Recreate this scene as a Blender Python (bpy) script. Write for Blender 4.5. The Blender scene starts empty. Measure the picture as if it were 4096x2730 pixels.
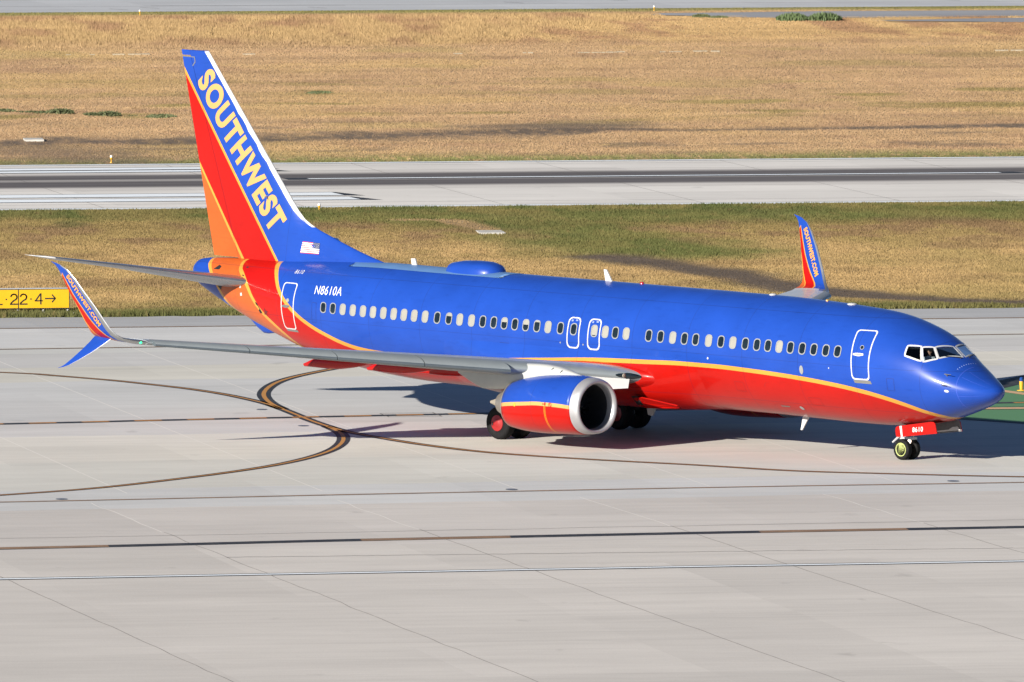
import bpy, bmesh, math, random
import numpy as np
from mathutils import Vector, Matrix

random.seed(7)
rng = np.random.default_rng(11)
scene = bpy.context.scene
COL = scene.collection
R_ = math.radians

# ------------------------------------------------------------------ camera
cam = bpy.data.cameras.new("camera")
cam_ob = bpy.data.objects.new("camera", cam)
COL.objects.link(cam_ob)
cam.sensor_fit = 'HORIZONTAL'
cam.sensor_width = 36.0
cam.lens = 351.73
cam.clip_start = 1.0
cam.clip_end = 12000.0
yaw, pit, rol = R_(84.02885), R_(-4.07717), R_(-0.16213)
fw = Vector((math.cos(pit) * math.cos(yaw), math.cos(pit) * math.sin(yaw), math.sin(pit)))
rt = fw.cross(Vector((0, 0, 1))).normalized()
up = rt.cross(fw)
r2 = rt * math.cos(rol) + up * math.sin(rol)
u2 = up * math.cos(rol) - rt * math.sin(rol)
M = Matrix((r2, u2, -fw)).transposed().to_4x4()
M.translation = Vector((-49.568, -321.27, 27.291))
cam_ob.matrix_world = M
scene.camera = cam_ob

# ------------------------------------------------------------------ light
SUN_EL, SUN_AZ = R_(20.2), R_(223.7)          # direction towards the sun
world = bpy.data.worlds.new("World")
scene.world = world
world.use_nodes = True
wn = world.node_tree
bg = wn.nodes["Background"]
sky = wn.nodes.new("ShaderNodeTexSky")
sky.sky_type = 'NISHITA'
sky.sun_disc = False
sky.sun_elevation = SUN_EL
sky.sun_rotation = math.pi / 2 - SUN_AZ
sky.altitude = 2500
sky.air_density = 0.6
sky.dust_density = 0.1
sky.ozone_density = 2.0
wn.links.new(sky.outputs[0], bg.inputs[0])
bg.inputs[1].default_value = 0.05
sun = bpy.data.lights.new("sun", 'SUN')
sun.energy = 5.0
sun.angle = R_(0.5)
sun.color = (1.0, 0.93, 0.83)
sun_ob = bpy.data.objects.new("sun", sun)
COL.objects.link(sun_ob)
sd = Vector((math.cos(SUN_EL) * math.cos(SUN_AZ), math.cos(SUN_EL) * math.sin(SUN_AZ), math.sin(SUN_EL)))
sun_ob.rotation_euler = sd.to_track_quat('Z', 'Y').to_euler()
sun_ob.location = (-100, -100, 100)
scene.view_settings.view_transform = 'Standard'
scene.view_settings.look = 'None'
scene.view_settings.exposure = 1.10
scene.view_settings.gamma = 1.0

# ------------------------------------------------------------------ helpers
def pchip(xk, yk, x):
    xk = np.asarray(xk, float); yk = np.asarray(yk, float); x = np.asarray(x, float)
    h = np.diff(xk); d = np.diff(yk) / h
    m = np.zeros(len(xk)); m[0] = d[0]; m[-1] = d[-1]
    for i in range(1, len(xk) - 1):
        if d[i - 1] * d[i] > 0:
            w1 = 2 * h[i] + h[i - 1]; w2 = h[i] + 2 * h[i - 1]
            m[i] = (w1 + w2) / (w1 / d[i - 1] + w2 / d[i])
    i = np.clip(np.searchsorted(xk, x) - 1, 0, len(h) - 1)
    t = (x - xk[i]) / h[i]
    return ((1 + 2 * t) * (1 - t) ** 2 * yk[i] + t * (1 - t) ** 2 * h[i] * m[i]
            + t * t * (3 - 2 * t) * yk[i + 1] + t * t * (t - 1) * h[i] * m[i + 1])

def link(name, me, parent=None, mats=()):
    ob = bpy.data.objects.new(name, me)
    COL.objects.link(ob)
    for m in mats:
        me.materials.append(m)
    if parent is not None:
        ob.parent = parent
    return ob

def mesh(name, verts, faces, mats=(), parent=None, smooth=True, fm=None, angle=None):
    me = bpy.data.meshes.new(name)
    me.from_pydata([tuple(map(float, v)) for v in verts], [], [tuple(map(int, f)) for f in faces])
    me.update()
    bm = bmesh.new(); bm.from_mesh(me)
    if fm is not None:
        for f, k in zip(bm.faces, fm):
            f.material_index = k
    bmesh.ops.recalc_face_normals(bm, faces=bm.faces)
    bm.to_mesh(me); bm.free()
    if smooth:
        me.polygons.foreach_set('use_smooth', [True] * len(me.polygons))
        if angle:
            me.set_sharp_from_angle(angle=R_(angle))
    return link(name, me, parent, mats if isinstance(mats, (list, tuple)) else [mats])

def tag(o, label=None, cat=None, group=None, kind=None):
    if label: o['label'] = label
    if cat: o['category'] = cat
    if group: o['group'] = group
    if kind: o['kind'] = kind
    return o

def empty(name, loc=(0, 0, 0), rot=(0, 0, 0)):
    o = bpy.data.objects.new(name, None)
    COL.objects.link(o)
    o.location = loc; o.rotation_euler = rot
    return o

class MB:
    """collects verts and faces for ONE mesh"""
    def __init__(s): s.v = []; s.f = []; s.m = []
    def add(s, V, F, k=0):
        n = len(s.v); s.v += [tuple(p) for p in V]
        s.f += [tuple(i + n for i in f) for f in F]; s.m += [k] * len(F)
    def box(s, c, d, k=0, rot=None):
        x, y, z = (a / 2 for a in d)
        V = [Vector(p) for p in ((-x, -y, -z), (x, -y, -z), (x, y, -z), (-x, y, -z), (-x, -y, z), (x, -y, z), (x, y, z), (-x, y, z))]
        if rot is not None: V = [rot @ p for p in V]
        V = [p + Vector(c) for p in V]
        s.add(V, [(0, 3, 2, 1), (4, 5, 6, 7), (0, 1, 5, 4), (1, 2, 6, 5), (2, 3, 7, 6), (3, 0, 4, 7)], k)
    def tube(s, a, b, ra, rb=None, n=12, k=0):
        a, b = Vector(a), Vector(b); rb = ra if rb is None else rb
        q = (b - a).to_track_quat('Z', 'Y')
        V = []
        for p, r in ((a, ra), (b, rb)):
            for i in range(n):
                t = 2 * math.pi * i / n
                V.append(p + q @ Vector((r * math.cos(t), r * math.sin(t), 0)))
        F = [(i, (i + 1) % n, n + (i + 1) % n, n + i) for i in range(n)]
        F += [tuple(range(n))[::-1], tuple(range(n, 2 * n))]
        s.add(V, F, k)
    def lathe(s, prof, c, axis, n=32, k=0, ks=None):
        """prof: (r, h) pairs revolved about axis ('X','Y','Z') through c"""
        V = []; F = []
        for r, h in prof:
            for i in range(n):
                t = 2 * math.pi * i / n; a, b = r * math.cos(t), r * math.sin(t)
                p = {'X': (h, a, b), 'Y': (a, h, b), 'Z': (a, b, h)}[axis]
                V.append(Vector(p) + Vector(c))
        m = len(prof)
        n0 = len(s.v); s.v += [tuple(p) for p in V]
        for j in range(m - 1):
            for i in range(n):
                i2 = (i + 1) % n
                s.f.append((n0 + j * n + i, n0 + j * n + i2, n0 + (j + 1) * n + i2, n0 + (j + 1) * n + i))
                s.m.append(ks[j] if ks else k)
        for j, kk in ((0, ks[0] if ks else k), (m - 1, ks[-1] if ks else k)):
            if prof[j][0] > 1e-4:
                s.f.append(tuple(n0 + j * n + i for i in range(n))); s.m.append(kk)
    def build(s, name, mats, parent=None, smooth=True, angle=35):
        return mesh(name, s.v, s.f, mats, parent, smooth, s.m, angle)

def loft(rings, cap=True):
    """rings: list of equal-length point lists (closed)"""
    n = len(rings[0]); V = [p for r in rings for p in r]; F = []
    for j in range(len(rings) - 1):
        for i in range(n):
            i2 = (i + 1) % n
            F.append((j * n + i, j * n + i2, (j + 1) * n + i2, (j + 1) * n + i))
    if cap:
        F.append(tuple(range(n))[::-1]); F.append(tuple((len(rings) - 1) * n + i for i in range(n)))
    return V, F

# ------------------------------------------------------------------ materials
def new_mat(name):
    m = bpy.data.materials.new(name); m.use_nodes = True
    nt = m.node_tree
    return m, nt, nt.nodes["Principled BSDF"]

def N(nt, t, **kw):
    n = nt.nodes.new(t)
    for k, v in kw.items(): setattr(n, k, v)
    return n

def setin(nt, node, i, v):
    if isinstance(v, bpy.types.NodeSocket): nt.links.new(v, node.inputs[i])
    else: node.inputs[i].default_value = v

def math_(nt, op, a, b=0.0, c=None):
    n = N(nt, "ShaderNodeMath", operation=op)
    setin(nt, n, 0, a); setin(nt, n, 1, b)
    if c is not None: setin(nt, n, 2, c)
    return n.outputs[0]

def rgba(c): return (c[0], c[1], c[2], 1.0)

def mix(nt, fac, a, b, mode='MIX'):
    n = N(nt, "ShaderNodeMix", data_type='RGBA', blend_type=mode)
    n.clamp_factor = True
    setin(nt, n, 0, fac)
    setin(nt, n, 6, rgba(a) if isinstance(a, tuple) and len(a) == 3 else a)
    setin(nt, n, 7, rgba(b) if isinstance(b, tuple) and len(b) == 3 else b)
    return n.outputs[2]

def noise(nt, vec, scale, detail=4.0, rough=0.55, scl=None):
    if scl is not None:
        mp = N(nt, "ShaderNodeMapping"); setin(nt, mp, 0, vec); mp.inputs[3].default_value = scl
        vec = mp.outputs[0]
    n = N(nt, "ShaderNodeTexNoise")
    setin(nt, n, 'Vector', vec); n.inputs['Scale'].default_value = scale
    n.inputs['Detail'].default_value = detail; n.inputs['Roughness'].default_value = rough
    return n.outputs[0]

def maprange(nt, v, a, b, c, d):
    n = N(nt, "ShaderNodeMapRange"); setin(nt, n, 0, v)
    for i, x in enumerate((a, b, c, d)): n.inputs[i + 1].default_value = x
    return n.outputs[0]

def objco(nt): return N(nt, "ShaderNodeTexCoord").outputs['Object']

def pmat(name, col, rough=0.5, metal=0.0, coat=0.0, var=0.08, vscale=3.0, spec=0.5, bump=0.0):
    m, nt, p = new_mat(name)
    co = objco(nt)
    f = maprange(nt, noise(nt, co, vscale), 0.3, 0.7, 1 - var, 1 + var)
    c = mix(nt, 1.0, col, f, 'MULTIPLY')
    nt.links.new(c, p.inputs['Base Color'])
    rn = maprange(nt, noise(nt, co, vscale * 2.3), 0.3, 0.7, max(0.02, rough * 0.95), min(1, rough * 1.05))
    nt.links.new(rn, p.inputs['Roughness'])
    p.inputs['Metallic'].default_value = metal
    p.inputs['Coat Weight'].default_value = coat
    p.inputs['Coat Roughness'].default_value = 0.06
    p.inputs['Specular IOR Level'].default_value = spec
    if bump:
        b = N(nt, "ShaderNodeBump"); b.inputs['Strength'].default_value = bump
        b.inputs['Distance'].default_value = 0.02
        nt.links.new(noise(nt, co, vscale * 12), b.inputs['Height']); nt.links.new(b.outputs[0], p.inputs['Normal'])
    return m

BLUE = (0.0095, 0.045, 0.27)
RED = (0.31, 0.0045, 0.0025)
YEL = (0.44, 0.215, 0.036)
ORA = (0.36, 0.072, 0.014)

def s_z(nt):
    sep = N(nt, "ShaderNodeSeparateXYZ"); nt.links.new(objco(nt), sep.inputs[0])
    return math_(nt, 'MULTIPLY', sep.outputs[0], -1.0), sep.outputs[2]

def fcurve(nt, s, pts, smax=40.0, zlo=-2.0, zr=16.0):
    n = N(nt, "ShaderNodeFloatCurve")
    c = n.mapping.curves[0]
    P = [(a / smax, (b - zlo) / zr) for a, b in pts]
    P = sorted(P)
    if P[0][0] > 0: P = [(0.0, P[0][1])] + P
    if P[-1][0] < 1: P = P + [(1.0, P[-1][1])]
    while len(c.points) < len(P): c.points.new(0.5, 0.5)
    for q, (a, b) in zip(c.points, P):
        q.location = (a, b); q.handle_type = 'AUTO_CLAMPED'
    n.mapping.update()
    nt.links.new(math_(nt, 'DIVIDE', s, smax), n.inputs['Value'])
    return math_(nt, 'MULTIPLY_ADD', n.outputs[0], zr, zlo)

def paint_finish(nt, p, col, lines=None, dirt=0.14):
    co = objco(nt)
    f = maprange(nt, noise(nt, co, 0.6, 5), 0.3, 0.75, 1 + dirt * 0.5, 1 - dirt)
    c = mix(nt, 1.0, col, f, 'MULTIPLY')
    st = maprange(nt, noise(nt, co, 1.0, 3, scl=(2.0, 0.7, 9.0)), 0.55, 0.8, 1.0, 1 - dirt)
    c = mix(nt, 1.0, c, st, 'MULTIPLY')
    if lines is not None:
        c = mix(nt, math_(nt, 'MULTIPLY', lines, 0.40), c, (0.01, 0.012, 0.03))
    nt.links.new(c, p.inputs['Base Color'])
    p.inputs['Roughness'].default_value = 0.34
    p.inputs['Specular IOR Level'].default_value = 0.16
    p.inputs['Coat Weight'].default_value = 0.27
    nt.links.new(maprange(nt, noise(nt, co, 2.0, 4), 0.3, 0.7, 0.03, 0.07), p.inputs['Coat Roughness'])
    b = N(nt, "ShaderNodeBump"); b.inputs['Strength'].default_value = 0.16; b.inputs['Distance'].default_value = 0.02
    nt.links.new(noise(nt, co, 1.3, 2, scl=(1.0, 1.0, 1.6)), b.inputs['Height'])
    nt.links.new(b.outputs[0], p.inputs['Normal'])

def gt(nt, a, b): return math_(nt, 'GREATER_THAN', a, b)

C1 = [(1.30, -2), (1.45, 0.6), (1.60, 1.36), (1.74, 1.50), (1.83, 1.56), (2.08, 1.66), (2.42, 1.78), (3.01, 1.98), (3.94, 2.21), (4.96, 2.38),
      (6.05, 2.50), (7.19, 2.59), (8.34, 2.655), (9.7, 2.71), (11.3, 2.747), (12.9, 2.743), (14.35, 2.70), (15.1, 2.68), (16.8, 2.618),
      (19.04, 2.475), (21.3, 2.33), (24.0, 2.20), (26.6, 2.165), (28.1, 2.215), (29.05, 2.355), (29.98, 2.61), (30.94, 2.95),
      (31.69, 3.32), (32.23, 3.68), (32.62, 4.01), (33.0, 4.42), (33.31, 4.70), (33.62, 4.95), (33.9, 5.6)]
C2 = [(28.5, -2), (30.0, 0.6), (31.4, 1.45), (32.1, 2.01), (32.52, 2.36), (33.085, 2.77), (33.61, 3.12), (34.11, 3.58), (34.48, 4.01), (34.9, 4.38), (35.174, 4.55),
      (35.34, 4.80), (35.6, 5.8)]
C3 = [(33.0, -2), (33.9, 1.6), (34.3, 2.36), (34.8, 2.63), (35.2, 2.80), (35.5, 2.97), (35.89, 3.25), (36.18, 3.63), (36.41, 3.96), (36.83, 4.39), (37.0, 4.59), (37.155, 4.75), (37.4, 5.6)]
def shift(C, d):
    out = []
    for i, (a, b) in enumerate(C):
        j, k = max(i - 1, 0), min(i + 1, len(C) - 1)
        t = Vector((C[k][0] - C[j][0], C[k][1] - C[j][1])).normalized()
        out.append((a + t.y * d, b - t.x * d))
    out.sort()
    return out

def seam_lines(nt, s, z, every=2.54, off=0.3, zs=()):
    mm = math_(nt, 'FRACT', math_(nt, 'DIVIDE', math_(nt, 'ADD', s, off), every))
    l = math_(nt, 'LESS_THAN', mm, 0.018 / every)
    for q in zs:
        l = math_(nt, 'MAXIMUM', l, math_(nt, 'LESS_THAN', math_(nt, 'ABSOLUTE', math_(nt, 'SUBTRACT', z, q)), 0.007))
    return l

def fuselage_mat():
    m, nt, p = new_mat("fuselage_paint")
    s, z = s_z(nt)
    col = rgba(BLUE)
    first = True
    for curve, lo, band, in ((C3, BLUE, ORA), (C2, None, RED), (C1, None, BLUE)):
        w = 0.145
        base = lo if first else cur
        cb = fcurve(nt, s, shift(curve, w)); ct = fcurve(nt, s, curve)
        cur = mix(nt, gt(nt, z, cb), base, YEL)
        cur = mix(nt, gt(nt, z, ct), cur, band)
        first = False
    paint_finish(nt, p, cur, seam_lines(nt, s, z, 2.54, 0.3, (4.62, 3.06, 1.62)))
    return m

def lin(nt, s, z, A, B):
    """>0 towards the nose / up side of the line A-B in (s, z)"""
    a = -(B[1] - A[1]); b = (B[0] - A[0]); L = math.hypot(a, b); a /= L; b /= L
    c = -(a * A[0] + b * A[1])
    if a > 0: a, b, c = -a, -b, -c            # decreasing s is positive
    return math_(nt, 'ADD', math_(nt, 'MULTIPLY_ADD', s, a, c), math_(nt, 'MULTIPLY', z, b))

def fin_mat():
    m, nt, p = new_mat("fin_paint")
    s, z = s_z(nt)
    l1 = lin(nt, s, z, (38.961, 11.515), (33.816, 4.879)); l2 = lin(nt, s, z, (38.90, 11.26), (33.945, 4.872))
    l3 = lin(nt, s, z, (38.10, 8.127), (35.62, 4.807)); l4 = lin(nt, s, z, (38.004, 7.86), (35.758, 4.799))
    c = mix(nt, gt(nt, l4, 0.0), ORA, YEL)
    c = mix(nt, gt(nt, l3, 0.0), c, RED)
    c = mix(nt, gt(nt, l2, 0.0), c, YEL)
    c = mix(nt, gt(nt, l1, 0.0), c, BLUE)
    rl = lin(nt, s, z, (38.371, 11.428), (35.9, 4.8))
    hinge = math_(nt, 'LESS_THAN', math_(nt, 'ABSOLUTE', rl), 0.008)
    lineb = math_(nt, 'LESS_THAN', math_(nt, 'ABSOLUTE', lin(nt, s, z, (33.3, 6.2), (33.42, 4.9))), 0.008)
    paint_finish(nt, p, c, math_(nt, 'MAXIMUM', hinge, lineb))
    return m

def winglet_mat():
    m, nt, p = new_mat("winglet_paint")
    s, z = s_z(nt)
    W1 = [(23.6, 3.30), (24.15, 3.60), (24.66, 4.0), (25.15, 4.604), (25.46, 5.1), (25.655, 5.5), (25.76, 5.74), (25.82, 5.72), (25.95, 5.4), (26.3, 4.6)]
    W2 = [(24.3, 3.3), (24.72, 3.61), (25.05, 3.95), (25.30, 4.40), (25.46, 4.78), (25.58, 4.6), (26.3, 3.6)]
    c = mix(nt, gt(nt, z, fcurve(nt, s, shift(W2, 0.035))), ORA, YEL)
    c = mix(nt, gt(nt, z, fcurve(nt, s, W2)), c, RED)
    c = mix(nt, gt(nt, z, fcurve(nt, s, shift(W1, 0.04))), c, YEL)
    c = mix(nt, gt(nt, z, fcurve(nt, s, W1)), c, BLUE)
    paint_finish(nt, p, c)
    return m

def nacelle_mat():
    m, nt, p = new_mat("nacelle_paint")
    s, z = s_z(nt)
    T = [(13.0, 1.36), (13.63, 1.39), (14.45, 1.44), (15.3, 1.45), (16.19, 1.39), (17.07, 1.31), (18, 1.2)]
    ct = fcurve(nt, s, T)
    cb = math_(nt, 'SUBTRACT', ct, 0.125)
    c = mix(nt, gt(nt, z, cb), RED, (0.44, 0.245, 0.082))
    c = mix(nt, gt(nt, z, ct), c, BLUE)
    seam = math_(nt, 'LESS_THAN', math_(nt, 'ABSOLUTE', math_(nt, 'SUBTRACT', s, 15.72)), 0.008)
    yl = math_(nt, 'ABSOLUTE', math_(nt, 'SUBTRACT', s, 15.06))
    band = math_(nt, 'MULTIPLY', math_(nt, 'LESS_THAN', yl, 0.036), gt(nt, yl, 0.014))
    band = math_(nt, 'MULTIPLY', band, math_(nt, 'LESS_THAN', z, cb))
    c = mix(nt, band, c, (0.46, 0.19, 0.012))
    paint_finish(nt, p, c, seam)
    return m

def paint(name, colr):
    m, nt, p = new_mat(name)
    paint_finish(nt, p, rgba(colr))
    return m

m_fus = fuselage_mat(); m_fin = fin_mat(); m_wlt = winglet_mat(); m_nac = nacelle_mat()
m_blue = paint("blue_paint", BLUE); m_red = paint("red_paint", RED)
m_white = pmat("white_paint", (0.44, 0.44, 0.435), 0.35, coat=0.2, var=0.04)
m_letter = pmat("lettering_gold", (0.44, 0.245, 0.082), 0.4, var=0.02)
m_letterw = pmat("lettering_white", (0.55, 0.55, 0.55), 0.4, var=0.02)
m_lettery = pmat("lettering_amber", (0.50, 0.235, 0.035), 0.4, var=0.02)
m_frame = pmat("window_frame_metal", (0.27, 0.28, 0.285), 0.35, metal=0.3, var=0.05)
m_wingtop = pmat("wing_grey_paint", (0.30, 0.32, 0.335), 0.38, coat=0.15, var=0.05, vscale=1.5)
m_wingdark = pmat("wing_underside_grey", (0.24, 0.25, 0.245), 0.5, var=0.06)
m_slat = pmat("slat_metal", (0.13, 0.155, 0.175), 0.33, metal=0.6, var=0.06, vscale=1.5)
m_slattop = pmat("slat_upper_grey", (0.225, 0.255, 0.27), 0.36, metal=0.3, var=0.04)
m_alu = pmat("bare_aluminium", (0.36, 0.37, 0.38), 0.28, metal=0.85, var=0.06, vscale=2)
m_lip = pmat("inlet_lip_metal", (0.36, 0.36, 0.375), 0.42, metal=0.55, var=0.06, vscale=4)
m_pylon = pmat("pylon_white", (0.32, 0.33, 0.325), 0.4, coat=0.1, var=0.05, vscale=2)
m_hot = pmat("exhaust_metal", (0.36, 0.33, 0.29), 0.42, metal=0.8, var=0.12, vscale=5)
m_core = pmat("exhaust_cone_beige", (0.25, 0.225, 0.185), 0.5, metal=0.2, var=0.08, vscale=5)
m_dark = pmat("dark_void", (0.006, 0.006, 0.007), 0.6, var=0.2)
m_inlet = pmat("inlet_liner", (0.03, 0.032, 0.036), 0.45, metal=0.3, var=0.1)
m_fan = pmat("fan_blade_metal", (0.10, 0.105, 0.115), 0.35, metal=0.8)
m_tyre = pmat("tyre_rubber", (0.006, 0.006, 0.0065), 0.75, var=0.25, vscale=9, bump=0.2, spec=0.2)
m_hubred = pmat("hub_red", (0.24, 0.009, 0.010), 0.4, var=0.1, vscale=6)
m_hubgrn = pmat("hub_primer_green", (0.37, 0.42, 0.15), 0.5, var=0.12, vscale=9)
m_strut = pmat("gear_strut_grey", (0.42, 0.43, 0.44), 0.4, metal=0.3)
m_doorin = pmat("gear_door_inner_grey", (0.10, 0.10, 0.105), 0.55, var=0.15, vscale=8)
m_shade = pmat("window_shade_cream", (0.225, 0.22, 0.19), 0.5, coat=0.6, var=0.06)
m_glass = pmat("window_glass_dark", (0.006, 0.011, 0.015), 0.06, var=0.5, vscale=2.2, spec=0.5)
m_wsframe = pmat('windshield_frame_grey', (0.33, 0.34, 0.345), 0.45)
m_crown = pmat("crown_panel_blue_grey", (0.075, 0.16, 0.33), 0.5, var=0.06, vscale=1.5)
m_black = pmat("black_rubber_seal", (0.012, 0.012, 0.014), 0.6)
m_grey = pmat("sill_grey", (0.12, 0.12, 0.115), 0.6)
m_amber = pmat("amber_lens", (0.62, 0.30, 0.03), 0.3, coat=0.5)
m_redlens = pmat("red_lens", (0.35, 0.01, 0.012), 0.2, coat=0.6)
m_cockpit = pmat("cockpit_interior", (0.016, 0.017, 0.02), 0.8, var=0.3)

def clear_glass():
    m, nt, p = new_mat("clear_cockpit_glass")
    nt.nodes.remove(p)
    out = nt.nodes["Material Output"]
    tr = N(nt, "ShaderNodeBsdfTransparent"); tr.inputs[0].default_value = (0.62, 0.70, 0.72, 1)
    gl = N(nt, "ShaderNodeBsdfGlossy"); gl.inputs['Roughness'].default_value = 0.03
    gl.inputs[0].default_value = (0.9, 0.95, 1.0, 1)
    fr = N(nt, "ShaderNodeFresnel"); fr.inputs[0].default_value = 1.3
    mx = N(nt, "ShaderNodeMixShader")
    nt.links.new(fr.outputs[0], mx.inputs[0]); nt.links.new(tr.outputs[0], mx.inputs[1]); nt.links.new(gl.outputs[0], mx.inputs[2])
    nt.links.new(mx.outputs[0], out.inputs[0])
    return m
m_clear = clear_glass()

m_placard = pmat('placard_pale_blue', (0.16, 0.21, 0.40), .5)
def lamp_mat(name, col, strength):
    m, nt, p = new_mat(name)
    p.inputs['Base Color'].default_value = rgba(col)
    p.inputs['Emission Color'].default_value = rgba(col)
    p.inputs['Emission Strength'].default_value = strength
    return m
m_lamp = lamp_mat("lit_taxi_lamp", (1.0, 0.80, 0.66), 2.2)
m_green = lamp_mat("green_nav_lamp", (0.02, 0.9, 0.25), 1.2)

# ------------------------------------------------------------------ the ground
def vnoise(x, y, seed):
    xi = np.floor(x).astype(np.int64); yi = np.floor(y).astype(np.int64)
    fx = x - xi; fy = y - yi
    fx = fx * fx * (3 - 2 * fx); fy = fy * fy * (3 - 2 * fy)
    def h(a, b):
        n = (a * 374761393 + b * 668265263 + seed * 1442695) & 0x7fffffff
        n = ((n ^ (n >> 13)) * 1274126177) & 0x7fffffff
        n = (n ^ (n >> 16)) & 0xffff
        return n / 65535.0
    return (h(xi, yi) * (1 - fx) * (1 - fy) + h(xi + 1, yi) * fx * (1 - fy) + h(xi, yi + 1) * (1 - fx) * fy + h(xi + 1, yi + 1) * fx * fy)

def fbm(x, y, seed, oct=4):
    t = 0; a = 0.5; s = 0
    for i in range(oct):
        t = t + a * vnoise(x * 2 ** i, y * 2 ** i, seed + i * 17); s += a; a *= 0.55
    return t / s

def ss(a, b, x):
    t = np.clip((x - a) / (b - a), 0, 1)
    return t * t * (3 - 2 * t)

def pl_dist(x, y, P):
    d = np.full(np.shape(x), 1e9)
    for (ax, ay), (bx, by) in zip(P[:-1], P[1:]):
        L2 = (bx - ax) ** 2 + (by - ay) ** 2
        t = np.clip(((x - ax) * (bx - ax) + (y - ay) * (by - ay)) / L2, 0, 1)
        d = np.minimum(d, np.hypot(x - ax - t * (bx - ax), y - ay - t * (by - ay)))
    return d

TAN = np.array((0.395, 0.268, 0.150)); GOLD = np.array((0.415, 0.288, 0.142)); BRN = np.array((0.315, 0.205, 0.124))
GRN = np.array((0.085, 0.115, 0.032)); OLV = np.array((0.24, 0.20, 0.07)); DIRT = np.array((0.115, 0.088, 0.066)); STRAW = np.array((0.36, 0.24, 0.13))
TRACK = [(-60, 213), (-21.3, 211.4), (-15.7, 212.1), (-11, 212.1), (-3.6, 214.9), (2.2, 216.4), (6.4, 218.1), (9.8, 219.2), (12, 221), (15.9, 219), (21.6, 219.3), (27.5, 220), (35.5, 221.5), (80, 224)]
STRIPDIRT = [(-0.2, 110.3), (1.9, 104), (3.8, 96.4), (5.4, 87.8), (7.5, 83.3), (9.8, 80.3), (13.1, 78.5), (30, 77.5)]
LEFTDARK = [(-20.2, 209.7), (-19.3, 203.4), (-18.2, 197.3), (-16.9, 192.6)]

def lerp(a, b, t): return a + (b - a) * t[..., None]

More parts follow.
